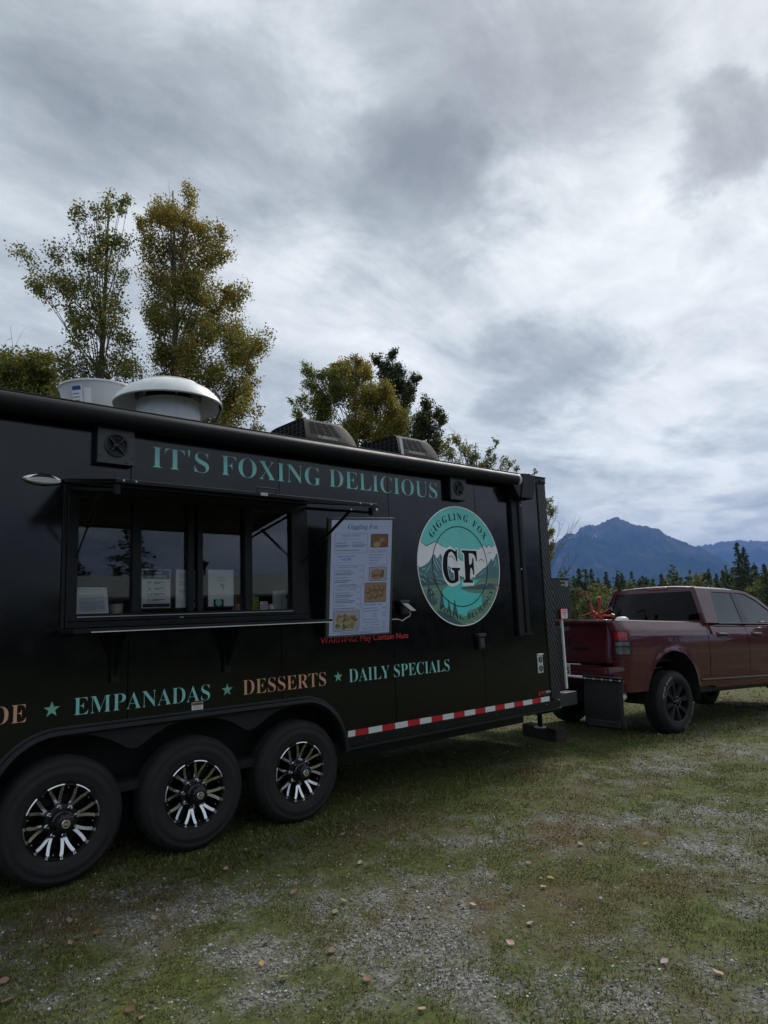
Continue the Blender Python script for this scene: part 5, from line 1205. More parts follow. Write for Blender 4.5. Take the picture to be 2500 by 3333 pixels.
def rrect(a0, b0, a1, b1, r, mi, n_=4):
    k_ = .5625; pl = []
    for cx_, cy_, q0 in ((a1-r/k_, b1-r, 0), (a0+r/k_, b1-r, 90), (a0+r/k_, b0+r, 180), (a1-r/k_, b0+r, 270)):
        for j in range(n_+1):
            t_ = R(q0+90*j/n_); pl.append((cx_+r/k_*math.cos(t_), cy_+r*math.sin(t_)))
    dq(pl[::-1], mi)
def outline(a0, b0, a1, b1):
    rrect(a0, b0, a1, b1, .012, 2); rrect(a0+.005, b0+.003, a1-.005, b1-.003, .010, 0)
def dtext(s, a0, a1, b_, cap, mi=1, style='serif', off=-.004, shear=0):
    dl[0] += 1; oo = -.010+.00003*dl[0]
    fit_text(ds, s, a0, a1, 0, cap, lambda x, y: tuple(tp(x, b_-y, oo)), mi, style, off, shear)
drect(0, 0, 1, 1, 0)
# screen pixel layout (read off the photograph's screen, 0..1)
dtext('Giggling Fox', .27, .765, .078, .038, 1, 'italic', .006)
drect(0, .0605, .225, .062, 2); drect(.79, .0585, 1, .060, 2)
outline(.065, .118, .60, .288); outline(.06, .392, .545, .575); outline(.06, .585, .51, .783); outline(.63, .262, .93, .398); outline(.535, .725, .945, .965)
def para(a0, a1, b_, n_=1, cap=.0065, mi=2, gap=.013):
    for k in range(n_):
        s = ''.join(random.choice(['mn', 'oe ', 'a', 'il', 'rs ', 'tu']) for _ in range(16)); drect(a0, b_+k*gap-cap, a0+(a1-a0)*(1-.2*random.random()*(k == n_-1)), b_+k*gap, 2)
dtext('Empanadas   All GF/DF', .18, .46, .142, .012); dtext('(1) 9.00  (2) 17.00  (3) 24.00', .16, .47, .172, .010, 2, 'sans', 0)
dtext('Argentine Beef', .08, .26, .205, .012); dtext('The Tri-State (V)', .34, .54, .203, .012); para(.08, .31, .223, 2); para(.34, .58, .221, 2); para(.09, .56, .266)
dtext('make it a meal deal', .11, .39, .319, .012, 1, 'sans', .01); dtext('+5.00', .17, .33, .350, .020, 3, 'sans', .03); drect(.1, .366, .38, .3675, 2)
dtext('Lunch Special   ALL GF/DF', .13, .45, .415, .012); dtext('Turkey Pesto Sandwich', .08, .34, .444, .011); dtext('16.95', .47, .52, .443, .010); para(.08, .40, .463, 2)
dtext('Cubano Sandwich', .08, .28, .505, .011); dtext('15.95', .47, .52, .503, .010); para(.08, .34, .528, 2); para(.15, .43, .567)
dtext('Fresh Cut Fries   All GF/DF', .10, .43, .609, .012); dtext('Fried Hot Dog Fries', .09, .32, .638, .011); dtext('14.50', .43, .485, .636, .010); para(.09, .38, .656, 2)
dtext('Cheeseburger Fries', .09, .31, .692, .011); dtext('15.00', .43, .485, .690, .010); para(.09, .41, .706, 2); dtext('Fries Plain (V)', .09, .25, .747, .011); dtext('8.50', .44, .485, .745, .010); para(.07, .50, .771)
dtext("Sauces   All GF/DF", .67, .89, .284, .012); dtext('Sriracha Peach (V)', .645, .86, .311, .010); dtext('Chimichurri (V)', .645, .83, .335, .010); dtext('Special Sauce', .645, .79, .359, .010); dtext('BBQ Sauce', .645, .765, .383, .010)
drect(.88, .313, .925, .3145, 11)
dtext('From the Bakery   All GF', .57, .87, .750, .012); dtext('Pound Slice (DF & V)', .55, .80, .780, .010); dtext('Pumpkin Donut (DF & V)', .55, .83, .805, .010); dtext('Glazed', .71, .79, .828, .010); dtext('Sugared', .70, .79, .851, .010)
dtext('Pumpkin Cupcake with', .55, .81, .880, .010); dtext('Chocolate Frosting (DF)', .57, .83, .904, .010); dtext('Cream Cheese Frosting', .58, .82, .928, .010); dtext('Pumpkin Walnut Cookie', .545, .84, .953, .010)
for b_ in (.778, .826, .849, .902, .926, .951): dtext('6.00', .87, .92, b_, .009)
drect(.035, .976, .985, .979, 1); para(.18, .84, .991, 1, .005)
# food pictures
def picture(a0, b0, a1, b1, bgc, seed, cols, n_, sz):
    rrect(a0, b0, a1, b1, .013, 7); rrect(a0+.006, b0+.004, a1-.006, b1-.004, .011, bgc); rs = random.Random(seed)
    for _ in range(n_):
        r = sz*(.6+.8*rs.random()); cx_ = rs.uniform(a0+.03+r, a1-.03-r); cy_ = rs.uniform(b0+.02+r*.56, b1-.012-r*.56); ang = rs.random()*PI; el = rs.uniform(.45, 1)
        dq([(cx_+r*math.cos(t_)*math.cos(ang)-r*el*math.sin(t_)*math.sin(ang), cy_+.5625*(r*math.cos(t_)*math.sin(ang)+r*el*math.sin(t_)*math.cos(ang))) for t_ in np.linspace(0, -2*PI, 10)[:-1]], rs.choice(cols))
def disc(cx_, cy_, rx, ry, mi): dq([(cx_+rx*math.cos(t_), cy_+ry*math.sin(t_)) for t_ in np.linspace(0, -2*PI, 19)[:-1]], mi)
picture(.645, .122, .94, .242, 4, 1, [4, 5, 4], 6, .05); disc(.75, .215, .06, .022, 10); disc(.87, .21, .055, .025, 11)
picture(.63, .412, .93, .535, 8, 2, [6, 6, 4], 16, .028); disc(.76, .455, .09, .025, 5); disc(.76, .51, .09, .015, 5)
picture(.565, .55, .93, .722, 5, 3, [4, 7, 4], 4, .04)
for cx_, cy_ in ((.62, .62), (.70, .60), (.78, .60), (.86, .60), (.66, .67), (.75, .665), (.84, .65)): disc(cx_, cy_, .045, .03, 4); disc(cx_-.008, cy_-.006, .03, .018, 5)
picture(.065, .79, .495, .965, 8, 4, [10, 9, 10, 6, 9, 4], 60, .030)
ds.keep = True; ds.build('display', smats, tv)

# ------------------------------------------------------------------ things behind the serving window
def sheet(name, x0, x1, z0, z1, y, label, prints, tilt=0.0, cat='notice', frame=True):
    e_ = empty(name, ((x0+x1)/2, y, z0)); tag(e_, label, cat)
    f = lambda a, b_, o=0.0: (x0+(x1-x0)*a, y+tilt*b_-o, z0+(z1-z0)*b_)
    if frame: MB().prism([(-.05, -.03), (1.05, -.03), (1.05, 1.03), (-.05, 1.03)], lambda a, b_: f(a, b_, -.002), lambda a, b_: f(a, b_, -.004)).build('sleeve', M['rim'], e_)
    MB().prism([(0, 0), (1, 0), (1, 1), (0, 1)], lambda a, b_: f(a, b_, 0), lambda a, b_: f(a, b_, -.0015)).build('sheet', M['paper'], e_)
    pr = MB(); lay = [0]
    def quad(a0, b0, a1, b1, mi=1):
        lay[0] += 1; o = .0006+.0002*lay[0]; pr.add([f(a0, b0, o), f(a1, b0, o), f(a1, b1, o), f(a0, b1, o)], [(0, 1, 2, 3)], mi)
    def txt(s, a0, a1, b_, cap, mi=0):
        lay[0] += 1; o = .0006+.0002*lay[0]; fit_text(pr, s, a0, a1, b_, cap, lambda a, c_: f(a, c_, o), mi, 'sans', .012)
    def circ_(cx_, cy_, r, mi):
        lay[0] += 1; o = .0006+.0002*lay[0]; pr.add([f(cx_+r*math.cos(t_), cy_+r*.75*math.sin(t_), o) for t_ in np.linspace(0, 2*PI, 17)[:-1]], [tuple(range(16))], mi)
    prints(quad, txt, circ_); pr.keep = True; pr.build('print', [M['ink'], M['inkgrey'], M['paper'], M['teal']], e_)
    return e_
def pr_event(q, t, c):
    q(.02, .75, .98, .985, 0); c(.24, .87, .12, 1); t('EVENT', .42, .72, .875, .07, 2); t('SCHEDULE', .42, .86, .785, .07, 2)
    for k, s in enumerate(('19', '26', '1-21', '13-14')):
        t(s, .20, .20+.045*len(s)+.02, .62-.15*k, .065); q(.42, .655-.15*k, .80, .675-.15*k, 1); q(.42, .625-.15*k, .62, .64-.15*k, 1); q(.15, .585-.15*k, .85, .59-.15*k, 1)
    q(.03, .02, .97, .11, 0)
def pr_letter(q, t, c):
    for k in range(3):
        for j in range(4): q(.10, .88-.2*k-.035*j, .9-.3*(j == 3), .89-.2*k-.035*j, 1)
    c(.78, .17, .12, 1)
def pr_menu(q, t, c):
    q(.38, .79, .62, .80, 0); q(.30, .72, .70, .728, 1); q(.34, .69, .66, .698, 1)
    for a, b_ in ((.48, .58), (.56, .58), (.48, .53), (.56, .53), (.56, .48)): q(a, b_, a+.05, b_+.03, 0)
    q(.20, .0, .60, .19, 0); c(.40, .10, .13, 3)
def pr_page(q, t, c):
    q(.15, .95, .35, .96, 1); q(.1, .90, .8, .912, 1); q(.1, .82, .55, .832, 1)
    for k in range(16): q(.1, .70-.04*k, .88-.25*((k % 5) == 4), .712-.04*k, 1)
sheet('event_notice', 1.900, 2.108, 1.680, 1.952, .045, 'framed event schedule sheet with dark header in the second window pane', pr_event)
sheet('letter_notice', 2.150, 2.358, 1.678, 1.952, .045, 'framed white letter behind the double middle mullion of the serving window', pr_letter)
sheet('menu_notice', 2.403, 2.612, 1.682, 1.955, .045, 'framed white sheet with small dark square in the third window pane', pr_menu)
sheet('leaning_page', 1.462, 1.672, 1.652, 1.828, .030, 'unframed printed page leaning in the leftmost window pane', pr_page, tilt=.05, frame=False)
# napkin holder
e_ = empty('napkin_caddy', (1.75, .12, 1.616)); tag(e_, 'cream tub under a wire rack behind the leftmost window pane', 'caddy')
MB().lathe([(0, .002), (.045, .002), (.047, .10), (.044, .10)], (1.752, .12, 1.616), 'z', 24).build('tub', M['cream'], e_, smooth=True)
rk = MB()
for k in range(5):
    x = 1.712+.02*k; rk.tube([(x, .10, 1.70), (x, .10, 1.80)], .002, 5)
rk.tube([(1.705, .10, 1.80), (1.80, .10, 1.80)], .003, 5); rk.build('rack', M['satin'], e_)
# lime cards
for x0, x1, z1, y, lb_ in ((2.768, 2.812, 1.758, .075, 'taller lime green card left in the rightmost window pane'), (2.808, 2.846, 1.746, .07, 'shorter lime green card touching a white card in the window')):
    e_ = empty('lime_card', ((x0+x1)/2, y, 1.616)); tag(e_, lb_, 'card', 'lime cards in the window')
    MB().box(x0, x1, y, y+.02, 1.617, z1).build('card_face', M['lime'], e_)
    p_ = MB(); [p_.flat([(x0+.006, z1-.02-k*.022), (x1-.008, z1-.02-k*.022), (x1-.008, z1-.012-k*.022), (x0+.006, z1-.012-k*.022)], y-.0006) for k in range(4)]; p_.build('card_print', M['ink'], e_)
e_ = empty('price_card', (2.885, .06, 1.616)); tag(e_, 'small white printed card right of the lime cards in the window', 'card')
MB().box(2.850, 2.918, .055, .060, 1.617, 1.712).build('card_face', M['paper'], e_)
p_ = MB(); [p_.flat([(2.858+.016*(k == 0), 1.695-k*.018), (2.910, 1.695-k*.018), (2.910, 1.702-k*.018), (2.858+.016*(k == 0), 1.702-k*.018)], .0544) for k in range(4)]; p_.build('card_print', M['redv'], e_)
e_ = empty('payment_terminal', (3.06, .12, 1.616)); tag(e_, 'white rounded tablet stand at the right end of the window', 'tablet')
MB().plate([(2.995, 1.617), (3.13, 1.617), (3.13, 1.80), (3.02, 1.80), (3.006, 1.79)], .115, .13).build('tablet_back', M['lightgrey'], e_, bevel=.006)
MB().box(3.08, 3.15, .09, .114, 1.617, 1.735).build('terminal_base', M['lightgrey'], e_, bevel=.006)
e_ = empty('tin_can', (2.966, .09, 1.616)); tag(e_, 'small grey tin between price card and tablet in the window', 'can')
MB().lathe([(0, .002), (.028, .002), (.029, .006), (.029, .074), (.027, .078), (0, .076)], (2.966, .09, 1.615), 'z', 20).build('can_body', M['galv'], e_, smooth=True, auto=40)
MB().lathe([(.0295, .014), (.0295, .06)], (2.966, .09, 1.615), 'z', 20).build('can_label', M['paper'], e_, smooth=True)
e_ = empty('cardboard_box', (2.69, .12, 1.616)); tag(e_, 'brown cardboard box half hidden behind the third mullion', 'box')
MB().box(2.625, 2.74, .09, .2, 1.617, 1.755).build('carton', M['card'], e_)
MB().box(2.66, 2.69, .086, .0895, 1.62, 1.70).build('carton_flap', M['cream'], e_)

# ------------------------------------------------------------------ timber block under the jack
bz_ = gz1(7.5, 1.0)
bl = MB(); d_ = Vector((.16, .66, 0)).normalized(); n_ = Vector((d_.y, -d_.x, 0)); c0 = Vector((7.475, .725, bz_-.006))
def bk(a, b_, c_): q = c0+d_*a+n_*b_; return (q.x, q.y, bz_-.006+c_)
for a0, a1 in ((0, .68),):
    bl.add([bk(a0, 0, 0), bk(a1, 0, 0), bk(a1, .165, 0), bk(a0, .165, 0), bk(a0, 0, .16), bk(a1, .003, .158), bk(a1, .165, .161), bk(a0, .163, .159)], [(0, 3, 2, 1), (4, 5, 6, 7), (0, 1, 5, 4), (1, 2, 6, 5), (2, 3, 7, 6), (3, 0, 4, 7)])
o = bl.build('timber_block', M['wood'], None, bevel=.008)
tag(o, 'short weathered dark timber block under the trailer tongue jack', 'block')

# ------------------------------------------------------------------ red hand-crank implement standing beyond the truck bed
def truck_pt(u, v, w): return (9.356+u*math.cos(-.086)+v*math.sin(-.086), .972+u*math.sin(-.086)-v*math.cos(-.086), -.149+w-.04*u)
TQ = empty('red_jack', truck_pt(.3, -.45, 1.0)); tag(TQ, 'red tubular steel hoist standing up from the truck bed', 'hoist')
def T_(v, w, u=.3): return truck_pt(u, v, w)
def bar(name, pts, r=.016, mtl='redpaint'): MB().tube([T_(*p_) for p_ in pts], r, 8).build(name, M[mtl], TQ, smooth=True, auto=50)
bar('crank', [(-.80, 1.945), (-.65, 1.985), (-.60, 1.83)], .010)
bar('post', [(-.60, 1.84), (-.53, 1.62), (-.50, 1.50), (-.50, .97)], .022)
bar('upright', [(-.40, 1.86), (-.42, 1.60), (-.44, .97)], .020)
bar('leg', [(-.44, 1.60), (-.22, 1.685)], .018); bar('leg', [(-.48, 1.59), (-.18, 1.585)], .018); bar('leg', [(-.48, 1.66), (-.74, 1.60)], .014)
bar('brace', [(-.54, 1.66), (-.36, 1.55)], .022); bar('brace', [(-.40, 1.66), (-.52, 1.54)], .02)
bar('knob', [(-.405, 1.85), (-.40, 1.885)], .032); bar('knob', [(-.60, 1.84), (-.585, 1.80)], .028, 'rim'); bar('knob', [(-.23, 1.68), (-.19, 1.695)], .03, 'greysteel'); bar('knob', [(-.19, 1.575), (-.17, 1.615)], .028)
sk = MB().lathe([(0, 0), (.09, 0), (.10, .02), (.10, .06), (.06, .09), (0, .095)], truck_pt(.35, -.06, 1.48), 'z', 20).build('white_bucket_lid', M['white'], None, smooth=True)
MB_b = MB().lathe([(0, 0), (.085, 0), (.10, .5)], truck_pt(.35, -.06, .975), 'z', 20).build('bucket_side', M['white'], sk, smooth=True); sk.name = 'bucket'
tag(sk, 'white lidded bucket in the truck bed beside the red hoist', 'bucket')
# ------------------------------------------------------------------ trees
def leaf_cloud(centers, sizes, cols, droop=0.3, rng=RNG, aspect=.62):
    """folded diamond leaves with random facing"""
    n = len(centers); a = rng.normal(size=(n, 3)); a[:, 2] -= droop; a /= np.linalg.norm(a, axis=1)[:, None]
    b = rng.normal(size=(n, 3)); b -= a*(a*b).sum(1)[:, None]; b /= np.linalg.norm(b, axis=1)[:, None]
    nrm_ = np.cross(a, b); s = sizes[:, None]
    V = np.empty((n, 4, 3)); V[:, 0] = centers-a*s*.5; V[:, 1] = centers+b*s*aspect*.5+nrm_*s*.10; V[:, 2] = centers+a*s*.5; V[:, 3] = centers-b*s*aspect*.5+nrm_*s*.10
    F = np.arange(n*4).reshape(n, 4)
    F = np.concatenate([F[:, [0, 1, 2]], F[:, [0, 2, 3]]])
    return V.reshape(-1, 3), F, np.repeat(cols, 4, axis=0)
def pick_cols(pal, w, n, rng=RNG, jit=.22):
    c = np.array(pal)[rng.choice(len(pal), n, p=np.array(w)/sum(w))]
    return np.clip(c*(1+rng.normal(size=(n, 1))*jit)*(1+rng.normal(size=(n, 3))*.05), .004, 1)
GREENP = [(.165, .20, .045), (.115, .15, .036), (.23, .225, .05), (.36, .26, .042), (.50, .32, .035), (.23, .16, .05)]
def tree(name, label, base, clumps, trunk_top, weights, per=330, leaf=.065, spread=.55, depth=.8, group=None, r0=.14, bare=None, pal=GREENP, seed=1, yellow_fn=None, bark='bark', cat='tree', fill=.55, airy=1.0):
    rng = np.random.default_rng(seed)
    bx, by = base; z0 = gz1(bx, by)-.05
    T = empty(name, (bx, by, z0)); tag(T, label, cat, group)
    tx, ty, tz = trunk_top
    vd = Vector((bx-CAMP.x, by-CAMP.y, 0)).normalized()
    k = 7; path = [Vector((bx+(tx-bx)*q**1.3+.06*math.sin(5*q+seed), by+(ty-by)*q**1.3+.05*math.cos(4*q+seed), z0+(tz-z0)*q)) for q in np.linspace(0, 1, k)]
    MB().tube(path, [r0*(1-.93*q)+.006 for q in np.linspace(0, 1, k)], 8).build('trunk', M[bark], T, smooth=True)
    br = MB(); C, S_, K = [], [], []
    zmin = min(c[2] for c in clumps); zl = z0+.9; clumps = list(clumps); rmax = max(.45, .8*max(abs(c[0]-tx) for c in clumps))
    while zl < zmin-.1:      # lower crown, behind the trailer
        for q_ in range(3 if rmax > .6 else 2):
            an = rng.random()*2*PI; rd = rmax*rng.uniform(.2, 1.0); clumps.append((bx+(tx-bx)*.3+rd*math.cos(an), by+rd*math.sin(an), zl+rng.uniform(-.2, .2), rng.uniform(.3, .45)))
        zl += .55
    for c_ in list(clumps):
        if c_[2] > zmin-.05 and rng.random() < fill: clumps.append((c_[0]+rng.normal()*.22, c_[1]+rng.normal()*.2, c_[2]+rng.normal()*.2-.05, c_[3]*rng.uniform(.6, .95)))
    for cx, cy, cz, r in clumps:
        off = (0 if cz < zmin-.05 else 1)*rng.uniform(-depth, depth)*(1-.5*max(0, (cz-z0)/(tz-z0)-.5)); c = Vector((cx, cy, cz))+vd*off
        # limb from the trunk, rising
        q = max(.12, min(.97, (cz-z0)/(tz-z0)-.12-.10*rng.random())); j = q*(k-1); i_ = int(j); p0 = path[i_].lerp(path[min(i_+1, k-1)], j-i_)
        mid = p0.lerp(c, .5)+Vector((0, 0, -.08+.1*rng.random()))
        br.tube([p0, mid, c], [.022*(1-q)+.010, .012*(1-q)+.006, .003], 5, caps=False)
        n_sub = max(4, int(9*(r/.35)))
        for s_ in range(n_sub):
            d = Vector(rng.normal(size=3)); d.normalize(); tip = c+d*r*rng.uniform(.5, 1.12)+Vector((0, 0, .04)); st = mid.lerp(c, rng.uniform(.5, 1))
            br.tube([st, st.lerp(tip, .5)+Vector((0, 0, .02)), tip], [.005, .0035, .0015], 3, caps=False)
            n_ = int(min(per, 1300 if cz > zmin-.05 else 420)*(r/.35)**1.6/n_sub*rng.uniform(.5, 1.5)*airy)
            t_ = rng.random(n_)**.6; base_ = np.array(st)[None]+(np.array(tip)-np.array(st))[None]*t_[:, None]
            pts = base_+np.clip(rng.normal(size=(n_, 3)), -1.5, 1.5)*r*spread*.56
            C.append(pts); S_.append(rng.uniform(.6, 1.25, n_)*leaf)
            w = np.array(weights, float)
            if yellow_fn is not None: w = np.array(yellow_fn(c, rng), float)
            K.append(pick_cols(pal, w, n_, rng))
    if bare:
        for (cx, cy, cz) in bare:
            c = Vector((cx, cy, cz)); q = max(.1, min(.9, (cz-z0)/(tz-z0)-.25)); j = q*(k-1); i_ = int(j); p0 = path[i_]
            m1 = p0.lerp(c, .45)+Vector((0, 0, .12)); br.tube([p0, m1, p0.lerp(c, .8)+Vector((0, 0, .05)), c], [.013, .009, .005, .002], 5, caps=False)
            for s_ in range(5):
                st = m1.lerp(c, .2+.16*s_); d = Vector(rng.normal(size=3))*.16+(c-p0).normalized()*.22; br.tube([st, st+d*.6+Vector((0, 0, .02)), st+d], [.0045, .003, .0012], 4, caps=False)
    bo = br.build('limbs', M[bark], T); bo['kind'] = 'stuff'
    if C:
        V, F, K2 = leaf_cloud(np.concatenate(C), np.concatenate(S_), np.concatenate(K), rng=rng)
        co = npmesh('crown', V, F, M['leaf'], K2, T); co['kind'] = 'stuff'
    return T
def off_(base, L_): return [(base[0]+a, base[1]+b_, c, r) for a, b_, c, r in L_]
CA = off_((3.2, 9.6), [(-0.01,0.0,9.0,0.25),(0.15,-0.03,8.73,0.28),(0.35,-0.08,8.47,0.25),(0.52,-0.12,8.81,0.25),(0.78,-0.17,8.64,0.32),(0.7,-0.16,8.24,0.29),(1.0,-0.22,9.07,0.29),(1.04,-0.23,9.95,0.18),(0.92,-0.2,9.76,0.18),(1.34,-0.3,10.03,0.22),(1.47,-0.33,10.34,0.22),(1.75,-0.39,10.3,0.21),(1.78,-0.4,10.63,0.15),(1.55,-0.35,9.68,0.34),(1.29,-0.29,9.3,0.29),(1.83,-0.41,9.59,0.3),(1.11,-0.25,8.63,0.36),(1.5,-0.34,8.79,0.37),(1.84,-0.41,8.79,0.22),(0.93,-0.21,8.06,0.32),(1.31,-0.29,8.13,0.36),(1.68,-0.38,8.12,0.33),(1.19,-0.27,7.65,0.4),(1.59,-0.36,7.6,0.4),(0.98,-0.22,7.31,0.36),(1.93,-0.43,7.78,0.33),(0.67,-0.15,6.89,0.35),(1.05,-0.23,6.8,0.43),(1.54,-0.34,7.02,0.44),(1.87,-0.42,7.15,0.37),(1.41,-0.31,6.63,0.36),(1.98,-0.44,6.7,0.33),(0.84,-0.19,6.55,0.32),(1.2,-.27,6.1,.45),(1.7,-.3,6.0,.45),(.8,-.2,5.9,.4)])
CB = off_((6.0, 9.9), [(0.22,-0.09,11.52,0.25),(0.0,-0.0,11.34,0.21),(0.44,-0.18,11.33,0.33),(0.78,-0.32,11.3,0.29),(1.0,-0.41,11.07,0.25),(-0.35,0.14,11.01,0.16),(-0.1,0.04,10.97,0.25),(0.26,-0.11,10.9,0.37),(0.67,-0.27,10.83,0.42),(1.12,-0.46,10.72,0.34),(1.38,-0.57,10.45,0.25),(-0.17,0.07,10.3,0.33),(0.19,-0.08,10.31,0.41),(0.59,-0.24,10.28,0.45),(1.0,-0.41,10.21,0.42),(1.34,-0.55,10.04,0.29),(-0.05,0.02,9.79,0.37),(0.31,-0.13,9.67,0.45),(0.74,-0.3,9.64,0.45),(1.19,-0.49,9.61,0.33),(0.02,-0.01,9.28,0.32),(0.45,-0.19,9.17,0.41),(0.89,-0.37,9.13,0.37),(1.26,-0.52,9.01,0.33),(1.6,-0.66,9.22,0.25),(1.75,-0.72,8.93,0.33),(1.41,-0.58,8.63,0.41),(1.86,-0.76,8.5,0.38),(-0.08,0.03,8.84,0.28),(0.31,-0.13,8.63,0.4),(0.78,-0.32,8.56,0.41),(2.02,-0.83,8.21,0.33),(2.24,-0.92,7.93,0.29),(1.67,-0.69,8.09,0.41),(1.19,-0.49,8.13,0.37),(0.1,-0.04,8.27,0.36),(0.6,-0.25,8.07,0.45),(2.12,-0.87,7.52,0.29),(1.74,-0.71,7.53,0.41),(1.26,-0.52,7.53,0.41),(0.78,-0.32,7.57,0.45),(0.25,-0.1,7.65,0.44),(0.04,-0.02,7.13,0.4),(0.64,-0.26,7.14,0.44),(1.18,-0.49,7.06,0.45),(1.74,-0.71,7.02,0.37),(2.0,-0.82,6.74,0.25),(1.92,-0.79,6.3,0.29),(1.55,-0.64,6.53,0.37),(2.11,-0.86,5.98,0.16),(1.48,-0.6,6.11,0.32),(.9,-.4,6.6,.45),(.4,-.2,6.5,.45),(1.0,-.4,6.0,.45)])
CC = off_((1.6, 11.0), [(1.58,-0.16,7.25,0.22),(1.84,-0.19,7.23,0.22),(1.72,-0.18,6.93,0.33),(2.11,-0.21,7.08,0.3),(2.34,-0.24,7.4,0.27),(2.02,-0.21,6.75,0.34),(2.46,-0.25,6.95,0.34),(1.6,-0.16,6.64,0.29),(2.37,-0.24,6.58,0.23),(2.64,-0.27,6.7,0.27),(1.9,-.2,6.2,.4),(2.5,-.2,6.2,.4),(1.4,-.15,6.9,.35),(1.3,-.15,6.3,.4)])
CD = off_((13.0, 12.5), [(0.13,-0.1,9.83,0.2),(0.33,-0.25,9.88,0.26),(0.7,-0.53,9.93,0.26),(0.98,-0.74,9.76,0.23),(0.53,-0.4,9.55,0.31),(0.85,-0.64,9.39,0.31),(0.28,-0.21,9.35,0.31),(-0.01,0.01,8.98,0.3),(-0.61,0.46,9.36,0.23),(-0.58,0.43,9.05,0.28),(-0.42,0.32,8.62,0.4),(-0.79,0.59,8.58,0.2),(-0.99,0.75,8.11,0.2),(-1.03,0.78,8.27,0.15),(-0.23,0.17,8.35,0.45),(-0.09,0.07,9.3,0.23),(0.19,-0.14,8.82,0.41),(0.51,-0.39,8.97,0.41),(0.58,-0.44,8.34,0.46),(1.0,-0.75,8.85,0.36),(1.24,-0.93,8.64,0.41),(1.47,-1.11,8.32,0.36),(0.98,-0.74,8.22,0.46),(1.38,-1.04,7.9,0.41),(1.7,-1.28,7.78,0.36),(0.36,-0.27,7.82,0.45),(0.8,-0.6,7.6,0.4),(1.12,-0.85,7.49,0.4),(1.61,-1.21,7.42,0.35),(1.77,-1.34,7.57,0.25),(0.79,-0.6,7.18,0.3),(-.4,.3,7.9,.4),(1.3,-1,7.0,.4),(.3,-.2,7.2,.4)])
CE = off_((17.5, 15.0), [(0.22,-0.2,11.69,0.25),(0.07,-0.06,11.27,0.31),(0.39,-0.35,11.12,0.31),(0.15,-0.13,10.81,0.37),(-0.08,0.07,11.02,0.25),(0.51,-0.45,10.53,0.37),(0.84,-0.75,10.64,0.28),(0.99,-0.88,10.83,0.19),(0.69,-0.61,10.26,0.31),(0.32,-0.28,10.35,0.37),(0.63,-0.56,9.88,0.31),(0.43,-0.38,9.51,0.37),(.5,-.4,9.0,.4)])
CF = off_((16.5, 11.5), [(-0.26,0.27,8.27,0.32),(-0.11,0.11,8.37,0.27),(0.16,-0.16,8.46,0.24),(-0.35,0.35,7.95,0.32),(-0.04,0.04,8.03,0.32),(0.19,-0.19,8.12,0.22),(0.1,-0.1,7.69,0.27),(-0.17,0.17,7.71,0.27),(-0.43,0.44,7.62,0.27),(0.16,-0.16,7.35,0.27),(-.2,.2,7.2,.35)])
CG = off_((13.5, 7.2), [(-0.39,0.44,5.93,0.21),(-0.22,0.24,6.04,0.17),(-0.14,0.16,5.77,0.25),(0.04,-0.05,5.67,0.21),(-0.37,0.41,5.71,0.25),(0.17,-0.2,5.49,0.17),(0.32,-0.36,5.72,0.12),(0.39,-0.44,5.51,0.14),(0.57,-0.65,5.36,0.16),(0.71,-0.8,5.39,0.1),(0.75,-0.85,5.15,0.1),(1.07,-1.21,5.02,0.08),(0.01,-0.01,5.46,0.21),(0.3,-0.34,5.35,0.16),(-.3,.3,5.4,.25),(.3,-.3,5.1,.2)])
CH = off_((15.0, 6.3), [(0.17,-0.23,4.36,0.12),(0.19,-0.25,4.18,0.14),(0.23,-0.31,4.07,0.12),(0.13,-0.18,3.79,0.1),(0.21,-0.28,3.62,0.12),(0.14,-0.18,3.53,0.12),(0.15,-0.2,3.24,0.14),(0.16,-0.22,3.08,0.14),(0.14,-0.19,2.91,0.1),(0.1,-0.13,3.4,0.12),(0.1,-0.13,2.68,0.12),(.0,.0,3.9,.2),(-.1,.1,3.3,.2)])
TW = [(15+a, 6.3+b_, c) for a, b_, c in [(0.64,-0.87,3.9),(0.48,-0.65,3.69),(0.33,-0.45,4.12),(0.4,-0.54,3.87),(0.58,-0.79,2.98),(0.52,-0.7,2.83),(0.41,-0.56,3.02),(0.36,-0.48,3.45),(0.45,-0.62,2.65)]]
tree('birch_tree', 'sparse dark birch with a long branch reaching left above the trailer', (4.65, 9.3), CA, (4.68, 9.25, 10.35), [5, 4, 4, 1.6, .5, .7], per=800, leaf=.062, seed=3, group='birches behind the trailer', bare=[(3.5+a, 9.5, z) for a, z in ((1.0, 10.5), (1.35, 10.9), (1.75, 11.0))], airy=.72, fill=.12)
def yB(c, rng):
    top = max(0, min(1, (c.z-8.5)/2.5)); right = max(0, min(1, (c.x-7.0)/1.0)); y = .5+1.5*top+1.1*right*rng.random()+(1.6 if rng.random() < .14 else 0)
    return [4.5, 3, 4.5, 3.2*y, 2.3*y, .6*y]
tree('birch_tree', 'tallest leafy birch turning yellow behind the white exhaust fan', (6.5, 9.7), CB, (6.35, 9.75, 11.7), [5, 5, 3, 2, 1, .5], per=1250, leaf=.060, seed=4, group='birches behind the trailer', yellow_fn=yB, fill=.35, airy=.85, bare=[(6.3, 9.8, 12.0), (6.75, 9.7, 11.95)])
tree('leafy_shrub', 'low leafy bush at the far left behind the trailer roof', (3.6, 10.8), CC, (3.6, 10.8, 7.3), [5, 6, 3, 1.2, .3, .4], per=1200, leaf=.068, seed=5, r0=.07, cat='bush', bare=[(3.08, 9.87, 7.54), (3.13, 9.86, 7.15)])
